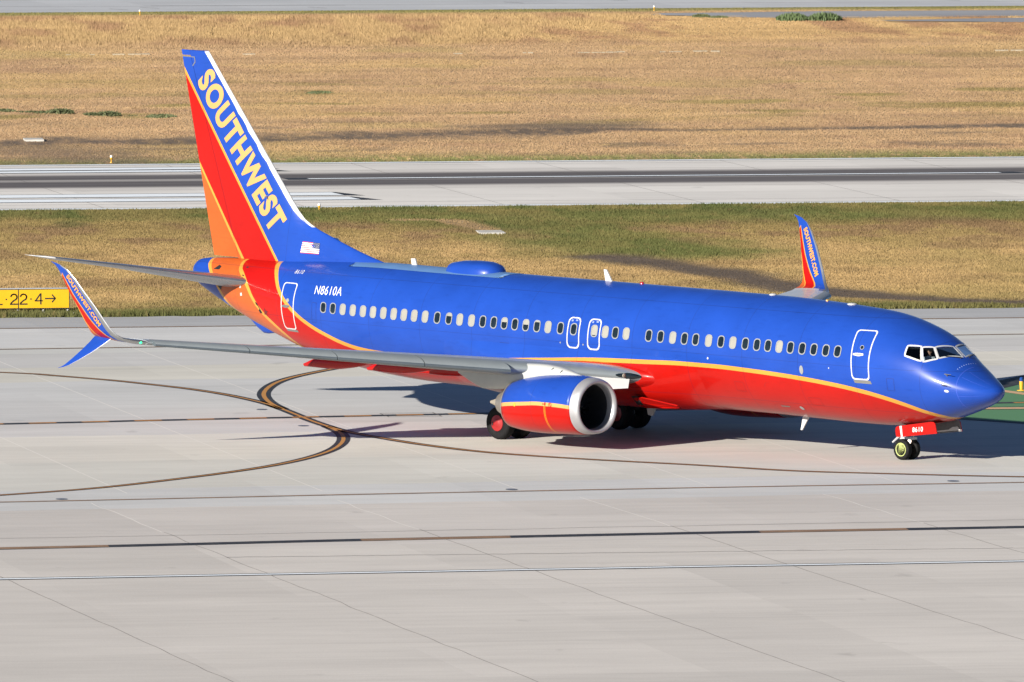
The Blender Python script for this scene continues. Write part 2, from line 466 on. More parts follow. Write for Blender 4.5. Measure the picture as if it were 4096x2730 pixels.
def grass_colour(x, y):
    """albedo, grass height and bare fraction of the two grass areas"""
    x = np.asarray(x, float); y = np.asarray(y, float)
    n1 = fbm(x / 9.0, y / 16.0, 3); n2 = fbm(x / 2.2, y / 5.0, 9); n3 = fbm(x / 0.22, y / 2.0, 21, 3)
    n4 = fbm(x / 25.0, y / 5.0, 33)
    c = lerp(np.broadcast_to(TAN, x.shape + (3,)), BRN, ss(0.48, 0.72, 0.6 * n2 + 0.4 * n4) * 0.75)
    c = lerp(c, GOLD, ss(0.5, 0.75, n1) * .8)
    c = lerp(c, OLV, ss(0.58, 0.74, fbm(x / 12, y / 12, 51)) * 0.35)
    h = 0.03 + 0.035 * n2
    mow = fbm(x / 45, y / 3.2, 57, 3)
    bare = np.zeros_like(x)
    inner = y < 170
    # ---- strip between taxiway and runway
    g = ss(135, 145, y + 13 * (n2 - .5) + 14 * (n1 - .5)) * (.55 + .35 * ss(.4, .6, n2))
    gz = pl_dist(x, y, [(-12, 142), (-2, 138), (0.5, 124), (3.0, 112)])
    g = np.maximum(g, ss(7.5, 1.5, gz + 5 * (n2 - .5)) * 0.85)
    g = np.maximum(g, ss(20, 5, pl_dist(x, y, [(3, 140), (40, 141)]) * 2.2 + 9 * (n2 - .5)) * .8)
    g = np.maximum(g, ss(84, 77, y + 7 * (n2 - 0.5)) * 0.85)
    olb = ss(110, 126, y + 16 * (n1 - .5) + 8 * (n2 - .5))
    base = lerp(lerp(np.broadcast_to(np.array((0.43, 0.295, 0.135)), x.shape + (3,)), np.array((0.36, 0.265, 0.112)), ss(0.42, 0.68, n1)), np.array((0.30, 0.205, 0.095)), ss(0.52, 0.72, n2) * 0.6)
    base = lerp(base, lerp(np.broadcast_to(np.array((0.255, 0.19, 0.075)), x.shape + (3,)), np.array((0.22, 0.145, 0.075)), ss(.45, .65, n2)), np.maximum(olb * .85, ss(.56, .70, fbm(x / 4, y / 7, 231)) * .6))
    cs = lerp(base, lerp(np.broadcast_to(GRN, x.shape + (3,)), np.array((0.155, 0.15, 0.05)), ss(.35, .65, fbm(x / 3, y / 6, 211)) * .8), g * ss(0.15, 0.5, n3 + 0.15))
    dd = pl_dist(x, y, STRIPDIRT) + 2.2 * (n2 - 0.5)
    b1 = ss(2.6, 0.6, dd)
    d2 = ss(1.1, 0.4, pl_dist(x, y, [(-6.3, 138.5), (-4.4, 138.0), (-3.4, 130)]) + 1.0 * (n2 - .5))
    hs = 0.03 + 0.04 * n2 + 0.05 * g + 0.13 * n2 * ss(79.5, 76.5, y) + 0.03 * ss(2.5, .8, np.abs(y - 77.3)) * ss(5, 2.5, np.abs(x + 28))
    # ---- the big dry field
    e = ss(199, 190.5, y + 5 * (n2 - 0.5)) * 0.75
    c = lerp(c, GRN * 1.25, e * ss(0.25, 0.6, n3 + 0.1))
    e2 = ss(384, 390, y + 3 * (n2 - 0.5)) * 0.8
    c = lerp(c, np.array((0.17, 0.18, 0.055)), e2)
    gm = ss(0.60, 0.75, fbm(x / 8, y / 6, 91)) * ss(225, 240, y) * ss(300, 262, y) * 0.7
    c = lerp(c, OLV * 0.9, gm)
    tall = ss(326, 345, y + 10 * (n1 - 0.5)) * ss(386, 376, y)
    c = lerp(c, lerp(np.broadcast_to(np.array((0.46, 0.315, 0.15)), x.shape + (3,)), np.array((0.33, 0.20, 0.11)), ss(0.45, 0.7, fbm(x / 3, y / 14, 111))), tall * 0.9)
    tall = tall * ss(34, 26, x + 0.35 * (372 - y))
    h = h + tall * (0.16 + 0.16 * n2)
    tw = np.interp(x, [-20, 8, 15], [1.0, 1.0, .48])
    b2 = ss(6.5, 1.5, (pl_dist(x, y, TRACK) + (7.0 * (n2 - 0.45) + 4 * (n1 - .5)) * tw) / tw) * (0.6 + 0.4 * ss(0.35, 0.55, n3))
    b2 = np.maximum(b2, ss(8.5, 1.0, pl_dist(x, y, LEFTDARK) + 6 * (n2 - .4)) * 0.6)
    b2 = np.maximum(b2, ss(7, 2, np.hypot((x - 10) / 1.2, (y - 224.5) / 0.7) + 3 * (n2 - .5)) * 0.8)
    b2 = np.maximum(b2, ss(0.62, 0.72, fbm(x / 6, y / 4, 131)) * ss(236, 226, y) * 0.45)
    col = np.where(inner[..., None], cs, c)
    bare = np.where(inner, np.maximum(b1, d2 * 0.8), b2)
    col = lerp(col, np.where((d2 > 0.3)[..., None] & inner[..., None], STRAW, DIRT), bare)
    col = col * ((0.90 + 0.20 * n3) * (0.80 + 0.40 * mow))[..., None] * np.where(inner, .63, .70)[..., None]
    return col, np.where(inner, hs, h) * (1 - 0.8 * bare), bare

def grid_sheet(name, x0, x1, y0, y1, dx, dy, z, mat):
    nx = int((x1 - x0) / dx) + 1; ny = int((y1 - y0) / dy) + 1
    X, Y = np.meshgrid(np.linspace(x0, x1, nx), np.linspace(y0, y1, ny))
    co = np.stack([X, Y, np.full_like(X, z)], -1).reshape(-1, 3).astype(np.float32)
    i = np.arange(nx * ny).reshape(ny, nx)
    q = np.stack([i[:-1, :-1], i[:-1, 1:], i[1:, 1:], i[1:, :-1]], -1).reshape(-1)
    me = bpy.data.meshes.new(name)
    me.vertices.add(len(co)); me.vertices.foreach_set('co', co.ravel())
    me.loops.add(len(q)); me.loops.foreach_set('vertex_index', q.astype(np.int32))
    nf = len(q) // 4
    me.polygons.add(nf); me.polygons.foreach_set('loop_start', np.arange(0, nf * 4, 4, dtype=np.int32))
    me.update(); me.validate()
    a = me.color_attributes.new('tint', 'FLOAT_COLOR', 'POINT')
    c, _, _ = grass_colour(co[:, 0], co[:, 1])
    c = c * 1.45  # light painted in: flat ground brightened to match the sunlit upright blades
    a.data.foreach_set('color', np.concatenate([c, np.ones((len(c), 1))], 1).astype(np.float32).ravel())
    ob = link(name, me, None, [mat])
    return tag(ob, kind='structure')

def tint_mat(name, rough, nscale, amt):
    m, nt, p = new_mat(name)
    at = N(nt, "ShaderNodeAttribute", attribute_name='tint')
    geo = N(nt, "ShaderNodeNewGeometry")
    f = maprange(nt, noise(nt, geo.outputs['Position'], nscale, 5, 0.7), 0.3, 0.7, 1 - amt, 1 + amt)
    c = mix(nt, 1.0, at.outputs['Color'], f, 'MULTIPLY')
    nt.links.new(c, p.inputs['Base Color'])
    p.inputs['Roughness'].default_value = rough
    p.inputs['Specular IOR Level'].default_value = 0.15
    return m, nt, p
m_turf, _nt, _p = tint_mat("turf_soil", 0.95, 2.5, 0.25)
_b = N(_nt, "ShaderNodeBump"); _b.inputs['Strength'].default_value = 0.5; _b.inputs['Distance'].default_value = 0.12
_g = N(_nt, "ShaderNodeNewGeometry")
_nt.links.new(noise(_nt, _g.outputs['Position'], 3.0, 5, 0.7), _b.inputs['Height']); _nt.links.new(_b.outputs[0], _p.inputs['Normal'])
m_blade, _nt, _p = tint_mat("grass_blades", 0.8, 0.8, 0.10)

def wide_ground_mat():
    m, nt, p = new_mat("wide_ground_turf")
    geo = N(nt, "ShaderNodeNewGeometry")
    n1 = noise(nt, geo.outputs['Position'], 0.06, 6, 0.6)
    c = mix(nt, maprange(nt, n1, 0.35, 0.65, 0, 1), (0.30, 0.20, 0.10), (0.20, 0.17, 0.07))
    nt.links.new(c, p.inputs['Base Color']); p.inputs['Roughness'].default_value = 0.95
    return m
S = 7000
tag(mesh("ground", [(-S, -S, -0.05), (S, -S, -0.05), (S, S, -0.05), (-S, S, -0.05)], [(0, 1, 2, 3)], wide_ground_mat(), smooth=False), kind='structure')
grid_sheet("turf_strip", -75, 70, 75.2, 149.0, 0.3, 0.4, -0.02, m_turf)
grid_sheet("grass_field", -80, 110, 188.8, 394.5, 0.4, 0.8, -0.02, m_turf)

def tilted(nt, k):
    geo = N(nt, "ShaderNodeNewGeometry")
    sep = N(nt, "ShaderNodeSeparateXYZ"); nt.links.new(geo.outputs['Position'], sep.inputs[0])
    return geo.outputs['Position'], sep.outputs[0], math_(nt, 'ADD', sep.outputs[1], math_(nt, 'MULTIPLY', sep.outputs[0], -k))

def concrete_mat(name, bands, y0, y1, tilt, base_rough=0.75, fine=0.07, rubber=None):
    m, nt, p = new_mat(name)
    pos, x, yb = tilted(nt, tilt)
    wob = math_(nt, 'MULTIPLY', math_(nt, 'SUBTRACT', noise(nt, pos, 0.25, 3), 0.5), 0.5)
    t = maprange(nt, math_(nt, 'ADD', yb, wob), y0, y1, 0, 1)
    r = N(nt, "ShaderNodeValToRGB"); r.color_ramp.interpolation = 'CONSTANT'
    e = r.color_ramp.elements
    while len(e) < len(bands): e.new(0.5)
    for q, (yy, c) in zip(e, bands):
        q.position = max(0, min(1, (yy - y0) / (y1 - y0))); q.color = rgba(c)
    nt.links.new(t, r.inputs[0])
    c = r.outputs[0]
    f1 = maprange(nt, noise(nt, pos, 0.12, 5, 0.6, (0.5, 1.6, 1)), 0.3, 0.7, 0.93, 1.07)
    f2 = maprange(nt, noise(nt, pos, 1.0, 6, 0.7, (0.25, 1.0, 1)), 0.25, 0.75, 1 - fine, 1 + fine)
    f3 = maprange(nt, noise(nt, pos, 18.0, 3, 0.6), 0.3, 0.7, 0.95, 1.05)
    dk = maprange(nt, noise(nt, pos, 0.5, 4, 0.65, (0.18, 1.3, 1)), 0.62, 0.80, 1.0, 0.86)
    sx = math_(nt, 'FLOOR', math_(nt, 'DIVIDE', math_(nt, 'ADD', x, math_(nt, 'MULTIPLY', yb, 0.124)), 6.2))
    sy = math_(nt, 'FLOOR', math_(nt, 'DIVIDE', yb, 7.6))
    cmb = N(nt, "ShaderNodeCombineXYZ"); nt.links.new(sx, cmb.inputs[0]); nt.links.new(sy, cmb.inputs[1])
    wnz = N(nt, "ShaderNodeTexWhiteNoise", noise_dimensions='2D'); nt.links.new(cmb.outputs[0], wnz.inputs['Vector'])
    slab = maprange(nt, wnz.outputs['Value'], 0, 1, 0.935, 1.04)
    tyre = maprange(nt, noise(nt, pos, 1.0, 5, 0.7, (0.03, 2.2, 1)), 0.54, 0.76, 1.0, 0.85)
    oil = maprange(nt, noise(nt, pos, 0.8, 3, 0.5, (0.8, 0.5, 1)), 0.68, 0.78, 1.0, 0.80)
    for f in (f1, f2, f3, dk, slab, tyre, oil): c = mix(nt, 1.0, c, f, 'MULTIPLY')
    if rubber:
        for (a, b, soft, dark, colr) in rubber:
            w = math_(nt, 'ADD', yb, math_(nt, 'MULTIPLY', math_(nt, 'SUBTRACT', noise(nt, pos, 1.0, 4, 0.6, (0.02, 1.1, 1)), 0.5), 1.6))
            k = math_(nt, 'MULTIPLY', maprange(nt, w, a - soft, a + soft, 0, 1), maprange(nt, w, b - soft, b + soft, 1, 0))
            st = maprange(nt, noise(nt, pos, 1.6, 5, 0.75, (0.012, 1.0, 1)), 0.30, 0.68, 0.72, 1.2)
            k = math_(nt, 'MULTIPLY', math_(nt, 'MULTIPLY', k, st), dark)
            c = mix(nt, k, c, colr)
    nt.links.new(c, p.inputs['Base Color'])
    p.inputs['Roughness'].default_value = base_rough
    p.inputs['Specular IOR Level'].default_value = 0.25
    b = N(nt, "ShaderNodeBump"); b.inputs['Strength'].default_value = 0.25; b.inputs['Distance'].default_value = 0.02
    nt.links.new(noise(nt, pos, 9.0, 4, 0.6), b.inputs['Height']); nt.links.new(b.outputs[0], p.inputs['Normal'])
    return m

def K(r, g, b, k=1.0): return (r * k * 1.10, g * k * 1.12, b * k * 1.125)
BANDS = [(-700, K(.445, .415, .385)), (-25.5, K(.43, .40, .375)), (-11.2, K(.435, .43, .425)), (-2.4, K(.455, .44, .405)), (7.0, K(.49, .465, .425)),
         (17.2, K(.43, .415, .405)), (25.0, K(.425, .42, .415)), (43.0, K(.455, .435, .39)), (49.0, K(.41, .40, .39)), (55.0, K(.44, .435, .415)), (61.0, K(.43, .425, .42))]
m_apron = concrete_mat("apron_concrete", BANDS, -800, 100, 0.09)
m_shoulder = concrete_mat("shoulder_asphalt", [(0, K(.30, .30, .305)), (100, K(.31, .31, .31))], 0, 200, 0.0)
m_runway = concrete_mat("runway_concrete", [(0, K(.53, .505, .475)), (186.5, K(.55, .53, .50))], 0, 300, 0.0,
                        rubber=[(173.9, 178.6, 0.95, 0.97, K(.03, .03, .032)), (167.6, 173.1, 0.95, 0.97, K(.03, .03, .032)), (165.4, 180.5, 2.2, 0.30, K(.16, .13, .12))])
m_fartaxi = concrete_mat("far_taxiway_concrete", [(0, K(.36, .365, .375)), (398, K(.38, .385, .395)), (406, K(.355, .36, .37))], 300, 500, 0.0)
m_asphalt = concrete_mat("old_asphalt", [(0, K(.22, .22, .23)), (378, K(.24, .24, .25))], 300, 500, 0.0)

def sheet(name, pts, z, mat, kind='structure'):
    o = mesh(name, [(x, y, z) for x, y in pts], [tuple(range(len(pts)))], mat, smooth=False)
    return tag(o, kind=kind)

def jag(x0, x1, y, step, amp, seed):
    n = int((x1 - x0) / step)
    r = random.Random(seed)
    return [(x0 + (x1 - x0) * i / n, y + r.uniform(-amp, amp)) for i in range(n + 1)]

sheet("apron", [(-500, -900), (500, -900)] + [(500, 69.6), (-500, 69.0)], 0.0, m_apron)
sheet("taxiway_shoulder", [(-500, 69.0), (500, 69.6)] + jag(-80, 80, 75.2, 0.6, 0.18, 5)[::-1], 0.0, m_shoulder)
sheet("runway", [(-900, 148.9), (900, 148.9)] + [(900, 188.9), (-900, 188.9)], 0.0, m_runway)
sheet("far_taxiway", [(-900, 392.4), (900, 392.4), (900, 417), (-900, 417)], 0.0, m_fartaxi)
sheet("service_road", [(33.5, 380.0), (35.8, 378.5), (38.2, 375.6), (41.8, 373.0), (48.6, 372.6), (59.3, 373.0), (110, 374), (110, 385), (60.9, 384.2), (46.6, 384.8), (39.3, 383.4), (34.5, 383.2)], 0.012, m_asphalt)
sheet("service_road", [(47.5, 366.8), (52, 365.2), (57.5, 362.5), (110, 361), (110, 372.2), (58.8, 370.6), (53, 369)], 0.012, m_asphalt)

# ---- painted lines
def flat(name, colr, rough=0.7, wear=0.25, wcol=(0.40, 0.38, 0.36)):
    m, nt, p = new_mat(name)
    geo = N(nt, "ShaderNodeNewGeometry")
    n = noise(nt, geo.outputs['Position'], 2.2, 5, 0.7, (0.5, 1, 1))
    c = mix(nt, maprange(nt, n, 0.52, 0.78, 0.0, wear), colr, wcol)
    nt.links.new(c, p.inputs['Base Color']); p.inputs['Roughness'].default_value = rough
    p.inputs['Specular IOR Level'].default_value = 0.25
    return m
m_lblack = flat("line_border_black", (0.022, 0.024, 0.028), wear=0.18)
m_lyel = flat("line_yellow", (0.40, 0.19, 0.045), wear=0.3, wcol=(0.30, 0.24, 0.18))
m_lyelpale = flat("line_yellow_faded", (0.44, 0.27, 0.15), wear=0.4)
m_lwhite = flat("line_white", (0.68, 0.73, 0.77), wear=0.3)
m_lgreen = flat("painted_green", (0.075, 0.185, 0.085), wear=0.25, wcol=(0.12, 0.20, 0.12))
m_lbeige = flat("line_beige", (0.46, 0.30, 0.17), wear=0.3)
m_joint_l = flat("joint_light", (0.62, 0.60, 0.57), wear=0.5)
m_joint_d = flat("joint_dark", (0.09, 0.08, 0.075), wear=0.6)
m_manhole = flat("manhole_iron", (0.10, 0.12, 0.16), wear=0.3)

def resample(P, step):
    P = [Vector((a, b, 0)) for a, b in P]
    out = []
    n = len(P)
    for i in range(n - 1):
        p0 = P[max(i - 1, 0)]; p1 = P[i]; p2 = P[i + 1]; p3 = P[min(i + 2, n - 1)]
        k = max(1, int((p2 - p1).length / step))
        for j in range(k):
            t = j / k
            out.append(0.5 * ((2 * p1) + (p2 - p0) * t + (2 * p0 - 5 * p1 + 4 * p2 - p3) * t * t + (3 * p1 - p0 - 3 * p2 + p3) * t ** 3))
    out.append(P[-1])
    return out

def strip(mb, P, w, z, off=0.0, step=0.5, k=0, smooth=3):
    Q = resample(P, step) if len(P) > 2 else [Vector((a, b, 0)) for a, b in P]
    for _ in range(smooth if len(P) > 2 else 0):
        Q = [Q[0]] + [(Q[i - 1] + Q[i] * 2 + Q[i + 1]) / 4 for i in range(1, len(Q) - 1)] + [Q[-1]]
    V = []
    for i, q in enumerate(Q):
        t = (Q[min(i + 1, len(Q) - 1)] - Q[max(i - 1, 0)]).normalized()
        nrm = Vector((-t.y, t.x, 0))
        a = q + nrm * (off - w / 2); b = q + nrm * (off + w / 2)
        V += [(a.x, a.y, z), (b.x, b.y, z)]
    mb.add(V, [(2 * i, 2 * i + 2, 2 * i + 3, 2 * i + 1) for i in range(len(Q) - 1)], k)

LA = [(-45, 56.5), (-30.1, 46.08), (-28.8, 44.93), (-27.53, 43.27), (-26.28, 41.63), (-25.07, 39.5), (-23.88, 37.32), (-22.75, 34.47), (-21.92, 31.43), (-21.53, 29.6), (-21.2, 27.2), (-20.91, 24.5),
      (-20.62, 21.82), (-20.25, 19.3), (-19.8, 17.0), (-18.96, 14.41), (-17.75, 11.25), (-16.08, 8.1), (-14.31, 6.02), (-12.51, 4.3), (-9.62, 1.9), (-6.89, -0.7), (-4.59, -1.9), (-2.34, -2.95), (0.17, -3.98), (20, -11)]
LB = [(-14.0, 53.5), (-17.2, 47.2), (-18.72, 44.22), (-19.75, 41.79), (-20.49, 39.35), (-21.03, 36.56), (-21.33, 34.13), (-21.42, 31.91), (-21.39, 29.49), (-21.2, 27.36)]
LC = [(-20.31, 19.44), (-20.12, 17.3), (-20.10, 15.64), (-20.19, 14.3), (-20.4, 12.55), (-20.86, 10.15), (-21.56, 7.81), (-22.49, 5.55), (-23.65, 3.35), (-25.29, 0.96), (-26.88, -1.0), (-28.85, -3.27), (-30.46, -4.72), (-32.9, -6.31), (-45, -14)]
LD = [(-60, 18.3), (-31.39, 22.05), (-26.21, 22.85), (-19.14, 23.8), (-14.3, 24.37), (10, 27.1), (40, 29.5)]
LE_ = [(-60, -11.1), (-33.04, -8.85), (-21.93, -7.6), (-10.65, -6.6), (-5.69, -6.3), (-0.17, -6.05), (30, -4.2)]
LF = [(-60, -27.0), (-33.89, -24.71), (-23.31, -23.4), (-13.0, -22.45), (-2.62, -21.75), (25, -19.5)]
LH = [(-60, -35.6), (-23.8, -33.75), (-14.3, -33.2), (-4.34, -32.75), (25, -31.2)]
mb = MB()
for P, w in ((LA, 0.46), (LB, 0.50), (LC, 0.46)): strip(mb, P, w, 0.004)
mb.build("taxiway_curve_border", m_lblack, smooth=False)
mb2 = MB()
for P, w in ((LA, .125), (LB, .16), (LC, .135)): strip(mb2, P, w, 0.008)
mb2.build("taxiway_curve_line", m_lyel, smooth=False)
mb = MB(); strip(mb, LD, 0.66, 0.0055, smooth=2); mb.build("crossing_line_border", m_lblack, smooth=False)
mb = MB()
for i in range(-12, 30):
    xa = -30.38 + 1.84 * i
    f = lambda X: float(np.interp(X, [p[0] for p in LD], [p[1] for p in LD]))
    strip(mb, [(xa, f(xa)), (xa + 0.95, f(xa + 0.95))], 0.34, 0.0095)
mb.build("crossing_line_dash", m_lyel, smooth=False)
mb = MB(); strip(mb, LE_, 0.36, 0.004); mb.build("lane_line_border", m_joint_d, smooth=False)
mb = MB(); strip(mb, LE_, 0.11, 0.008); mb.build("lane_line", m_lyelpale, smooth=False)
mb = MB(); strip(mb, LF, 0.80, 0.004); mb.build("edge_band", m_lblack, smooth=False)
mb = MB()
f = lambda X: float(np.interp(X, [p[0] for p in LF], [p[1] for p in LF]))
for i in range(-2, 4):
    xa = -22.98 + 12.2 * i
    for d in (-0.17, 0.17):
        strip(mb, [(xa, f(xa) + d), (xa + 2.3, f(xa + 2.3) + d), (xa + 4.55, f(xa + 4.55) + d)], 0.15, 0.008, smooth=0)
mb.build("edge_band_line", m_lyelpale, smooth=False)
mb = MB(); strip(mb, LH, 0.66, 0.004); mb.build("white_edge_border", m_lblack, smooth=False)
mb = MB(); strip(mb, LH, 0.30, 0.008); mb.build("white_edge_line", m_lwhite, smooth=False)
mb = MB()
strip(mb, [(-60, 69.0), (60, 69.8)], 0.45, 0.006); strip(mb, [(-60, 55.8), (-29.5, 57.85), (10.2, 60.4), (60, 63)], 0.42, 0.006)
mb.build("upper_lane_border", m_joint_d, smooth=False)
mb = MB()
strip(mb, [(-60, 69.0), (60, 69.8)], 0.12, 0.010); strip(mb, [(-60, 55.8), (-29.5, 57.85), (10.2, 60.4), (60, 63)], 0.10, 0.010)
mb.build("upper_lane_line", m_lyelpale, smooth=False)
# slab joints
mb = MB(); mbd = MB()
for k in range(-6, 9):
    x0 = -25.3 + 6.2 * k
    strip(mb, [(x0 - 0.124 * (-6.2 - 15), -6.2), (x0 - 0.124 * (69 - 15), 69)], 0.035, 0.003)
for k in range(-6, 9):
    x0 = -28.6 + 7.73 * k
    pts = [(x0 - 0.15 * (yy + 20.5) + random.uniform(-.06, .06), yy) for yy in np.arange(-20, -8.0, 1.5)]
    strip(mb, pts, 0.035, 0.003, smooth=0)
    pts = [(x0 - 0.15 * (yy + 20.5) + random.uniform(-.05, .05), yy) for yy in np.arange(-80, -19.5, 1.5)]
    strip(mbd, pts, 0.022, 0.003, smooth=0)
def rough_line(mbx, x0, x1, y0, y1, w, amp):
    n = 80
    strip(mbx, [(x0 + (x1 - x0) * i / n, y0 + (y1 - y0) * i / n + random.uniform(-amp, amp)) for i in range(n + 1)], w, 0.003, smooth=0)
rough_line(mbd, -27.4, -4, -28.4, -28.6, 0.07, 0.06); rough_line(mbd, -4, 20, -28.7, -28.4, 0.05, 0.06)
rough_line(mbd, -60, 30, -23.3, -17.0, 0.05, 0.07)
mb.build("pavement_joint", m_joint_l, smooth=False); mbd.build("pavement_crack", m_joint_d, smooth=False)
# tonal rubber-seal patches, covers
mb = MB()
for (x, y) in ((-21.94, 27.19), (-21.1, 19.81), (-31.06, -8.04), (-16.67, -6.45), (-2.33, -5.28)):
    mb.add([(x + 0.19 * math.cos(t), y + 0.26 * math.sin(t), 0.011) for t in np.linspace(0, 2 * math.pi, 20, endpoint=False)], [tuple(range(20))])
covers = mb.build("service_covers", m_manhole, smooth=False)
mb = MB()
D4 = [(-18.01, 24.76), (-16.15, 24.96), (-16.0, 23.28), (-17.84, 23.27)]
for a, b in zip(D4, D4[1:] + D4[:1]): strip(mb, [a, b], 0.05, 0.012)
mb.build("sensor_loop", m_joint_d, smooth=False)
# runway paint
mb = MB(); mw = MB()
for y0, y1, xe in ((159.2, 161.6, -7.6), (155.4, 157.6, -7.1)):
    mb.add([(-120, y0 - .35, .004), (xe + 0.35, y0 - .35, .004), (xe + 0.15 - 1e-3 + 1.0, y0 - .5, .004), (xe - 0.05, y1 + .3, .004), (-120, y1 + .3, .004)], [(0, 1, 2, 3, 4)])
    mw.add([(-120, y0, .008), (xe + 0.15, y0, .008), (xe - 0.25, y1, .008), (-120, y1, .008)], [(0, 1, 2, 3)])
for y0, y1, xe in ((183.5, 185.3, -9.6), (181.2, 182.7, -9.2)):
    mb.add([(-120, y0 - .4, .004), (xe + 1.0, y0 - .4, .004), (xe, y1 + .3, .004), (-120, y1 + .3, .004)], [(0, 1, 2, 3)])
    mw.add([(-120, y0, .008), (xe, y0, .008), (xe - 0.3, y1, .008), (-120, y1, .008)], [(0, 1, 2, 3)])
mb.add([(-9.0, 173.0, .004), (28.4, 173.2, .004), (27.6, 174.9, .004), (-9.2, 174.7, .004)], [(0, 1, 2, 3)])
mw.add([(-7.9, 173.55, .008), (26.9, 173.75, .008), (26.8, 174.35, .008), (-8.0, 174.15, .008)], [(0, 1, 2, 3)])
for y0, y1 in ((149.3, 150.0), (188.0, 188.7)):
    mw.add([(-300, y0, .008), (300, y0, .008), (300, y1, .008), (-300, y1, .008)], [(0, 1, 2, 3)])
for y0, y1 in ((150.0, 150.25), (187.75, 188.0)):
    mb.add([(-300, y0, .004), (300, y0, .004), (300, y1, .004), (-300, y1, .004)], [(0, 1, 2, 3)])
mb.build("runway_paint_border", m_lblack, smooth=False); mw.build("runway_paint", m_lwhite, smooth=False)
mb = MB()
for a, b, w in (((-60, 153), (60, 153.2), .08), ((-60, 165), (60, 165), .06), ((-60, 186), (60, 186), .1), ((-60, 181), (60, 181), .08)): rough_line(mb, a[0], b[0], a[1], b[1], w, 0.05)
for k in range(-4, 12):
    x0 = -10 + 9.5 * k
    strip(mb, [(x0, 149), (x0 - 4.2, 188.8)], 0.03, 0.003)
mb.build("runway_joint", m_joint_d, smooth=False)
mb = MB()
rough_line(mb, -60, 14, 408, 402, 0.25, 0.1); rough_line(mb, 0, 100, 404, 399, 0.12, 0.1)
for x, y in ((-3.4, 396), (11, 397), (-1, 398.5), (26, 404), (34, 407), (58, 403), (62, 407)): strip(mb, [(x, y + 2.4), (x + 1.2, y)], 0.16, 0.004)
mb.build("far_taxiway_crack", m_joint_d, smooth=False)
# painted green island beyond the nose
GI = [(-1.2, 23.0), (1.61, 19.68), (3.53, 17.45), (10, 10), (34, 10), (34, 66), (14, 49.5), (6.84, 38.0), (5.4, 34.6), (1.5, 27.0)]
sheet("painted_island", GI, 0.004, m_lgreen)
mb = MB()
strip(mb, GI[9:] + GI[:4], 0.40, 0.0085, smooth=0)
strip(mb, GI[5:10], 1.0, 0.0085, smooth=0)
mb.build("island_border", m_lblack, smooth=False)
mb = MB()
strip(mb, [(2.0, 24.2), (5, 24.05), (30, 23.5)], 0.75, 0.0085); strip(mb, [(3.2, 36.9), (4.0, 34.6), (5.02, 31.94), (5.56, 30.47), (9, 21)], 0.48, 0.012)
mb.build("island_line", m_lbeige, smooth=False)
mb = MB()
strip(mb, [(2.0, 24.7), (5, 24.55), (30, 24.0)], 0.12, 0.0125); strip(mb, [(2.0, 23.7), (5, 23.55), (30, 23.0)], 0.12, 0.0125)
mb.build("island_line_border", m_lblack, smooth=False)
# broken concrete gutter in the field
mb = MB()
gr = random.Random(4)
for a, b, y in ((-11.2, -8.7, 320.6), (-8.2, -6.0, 320.5), (-1, 0.6, 319.5), (12.9, 15.0, 318.2), (17.5, 20, 318.4), (21, 22.6, 318.5), (23.5, 25.4, 318.6), (27, 32.5, 318.7), (35, 36.8, 318.2), (46, 49.8, 316.6)):
    x = a
    while x < b:
        w = gr.uniform(.15, .9); 
        if gr.random() < .55: mb.box((x + w / 2, y + gr.uniform(-.25, .25), .02), (w, gr.uniform(.2, .5), gr.uniform(.04, .10)))
        x += w + gr.uniform(.02, .3)
gut = mb.build("drain_gutter", pmat("weathered_concrete", (0.31, 0.27, 0.20), 0.85, var=0.15, vscale=1.2), smooth=False)
for o in list(COL.objects):
    if o.type == 'MESH' and o.parent is None and 'kind' not in o: o['kind'] = 'structure'

# ------------------------------------------------------------------ grass as blades
def blades(name, n, xr, yr, seed, keep=None, wmul=1.0):
    g = np.random.default_rng(seed)
    y = g.uniform(*yr, n); x = g.uniform(*xr, n)
    # only the wedge the photograph (and a step aside) sees
    xc = -49.57 + (y + 321.27) * 0.1045
    half = (y + 321.27) * 0.0512 + 9
    ok = np.abs(x - xc) < half
    if keep is not None: ok &= keep(x, y)
    x = x[ok]; y = y[ok]; n = len(x)
    c, h, bare = grass_colour(x, y)
    ok = g.uniform(0, 1, n) > bare * 0.75
    x = x[ok]; y = y[ok]; c = c[ok]; h = h[ok]; n = len(x)
    h = h * g.uniform(0.55, 1.35, n); w = g.uniform(0.014, 0.034, n) * wmul
    a = g.normal(0, 0.28, n) + 0.05; lean = g.normal(0, 0.25, n) * h
    dx = np.cos(a) * w; dy = np.sin(a) * w
    z0 = np.full(n, -0.03)
    v = np.stack([np.stack([x - dx, y - dy, z0], 1), np.stack([x + dx, y + dy, z0], 1),
                  np.stack([x + lean + dx * .25, y + g.normal(0, .3, n) * h, h], 1)], 1).reshape(-1, 3).astype(np.float32)
    me = bpy.data.meshes.new(name)
    me.vertices.add(3 * n); me.vertices.foreach_set('co', v.ravel())
    me.loops.add(3 * n); me.loops.foreach_set('vertex_index', np.arange(3 * n, dtype=np.int32))
    me.polygons.add(n); me.polygons.foreach_set('loop_start', np.arange(0, 3 * n, 3, dtype=np.int32))
    me.update()
    at = me.color_attributes.new('tint', 'FLOAT_COLOR', 'POINT')
    c = c * g.uniform(0.91, 1.09, n)[:, None]
    cc = np.repeat(np.concatenate([c, np.ones((n, 1))], 1), 3, 0).astype(np.float32)
    at.data.foreach_set('color', cc.ravel())
    return tag(link(name, me, None, [m_blade]), kind='stuff')

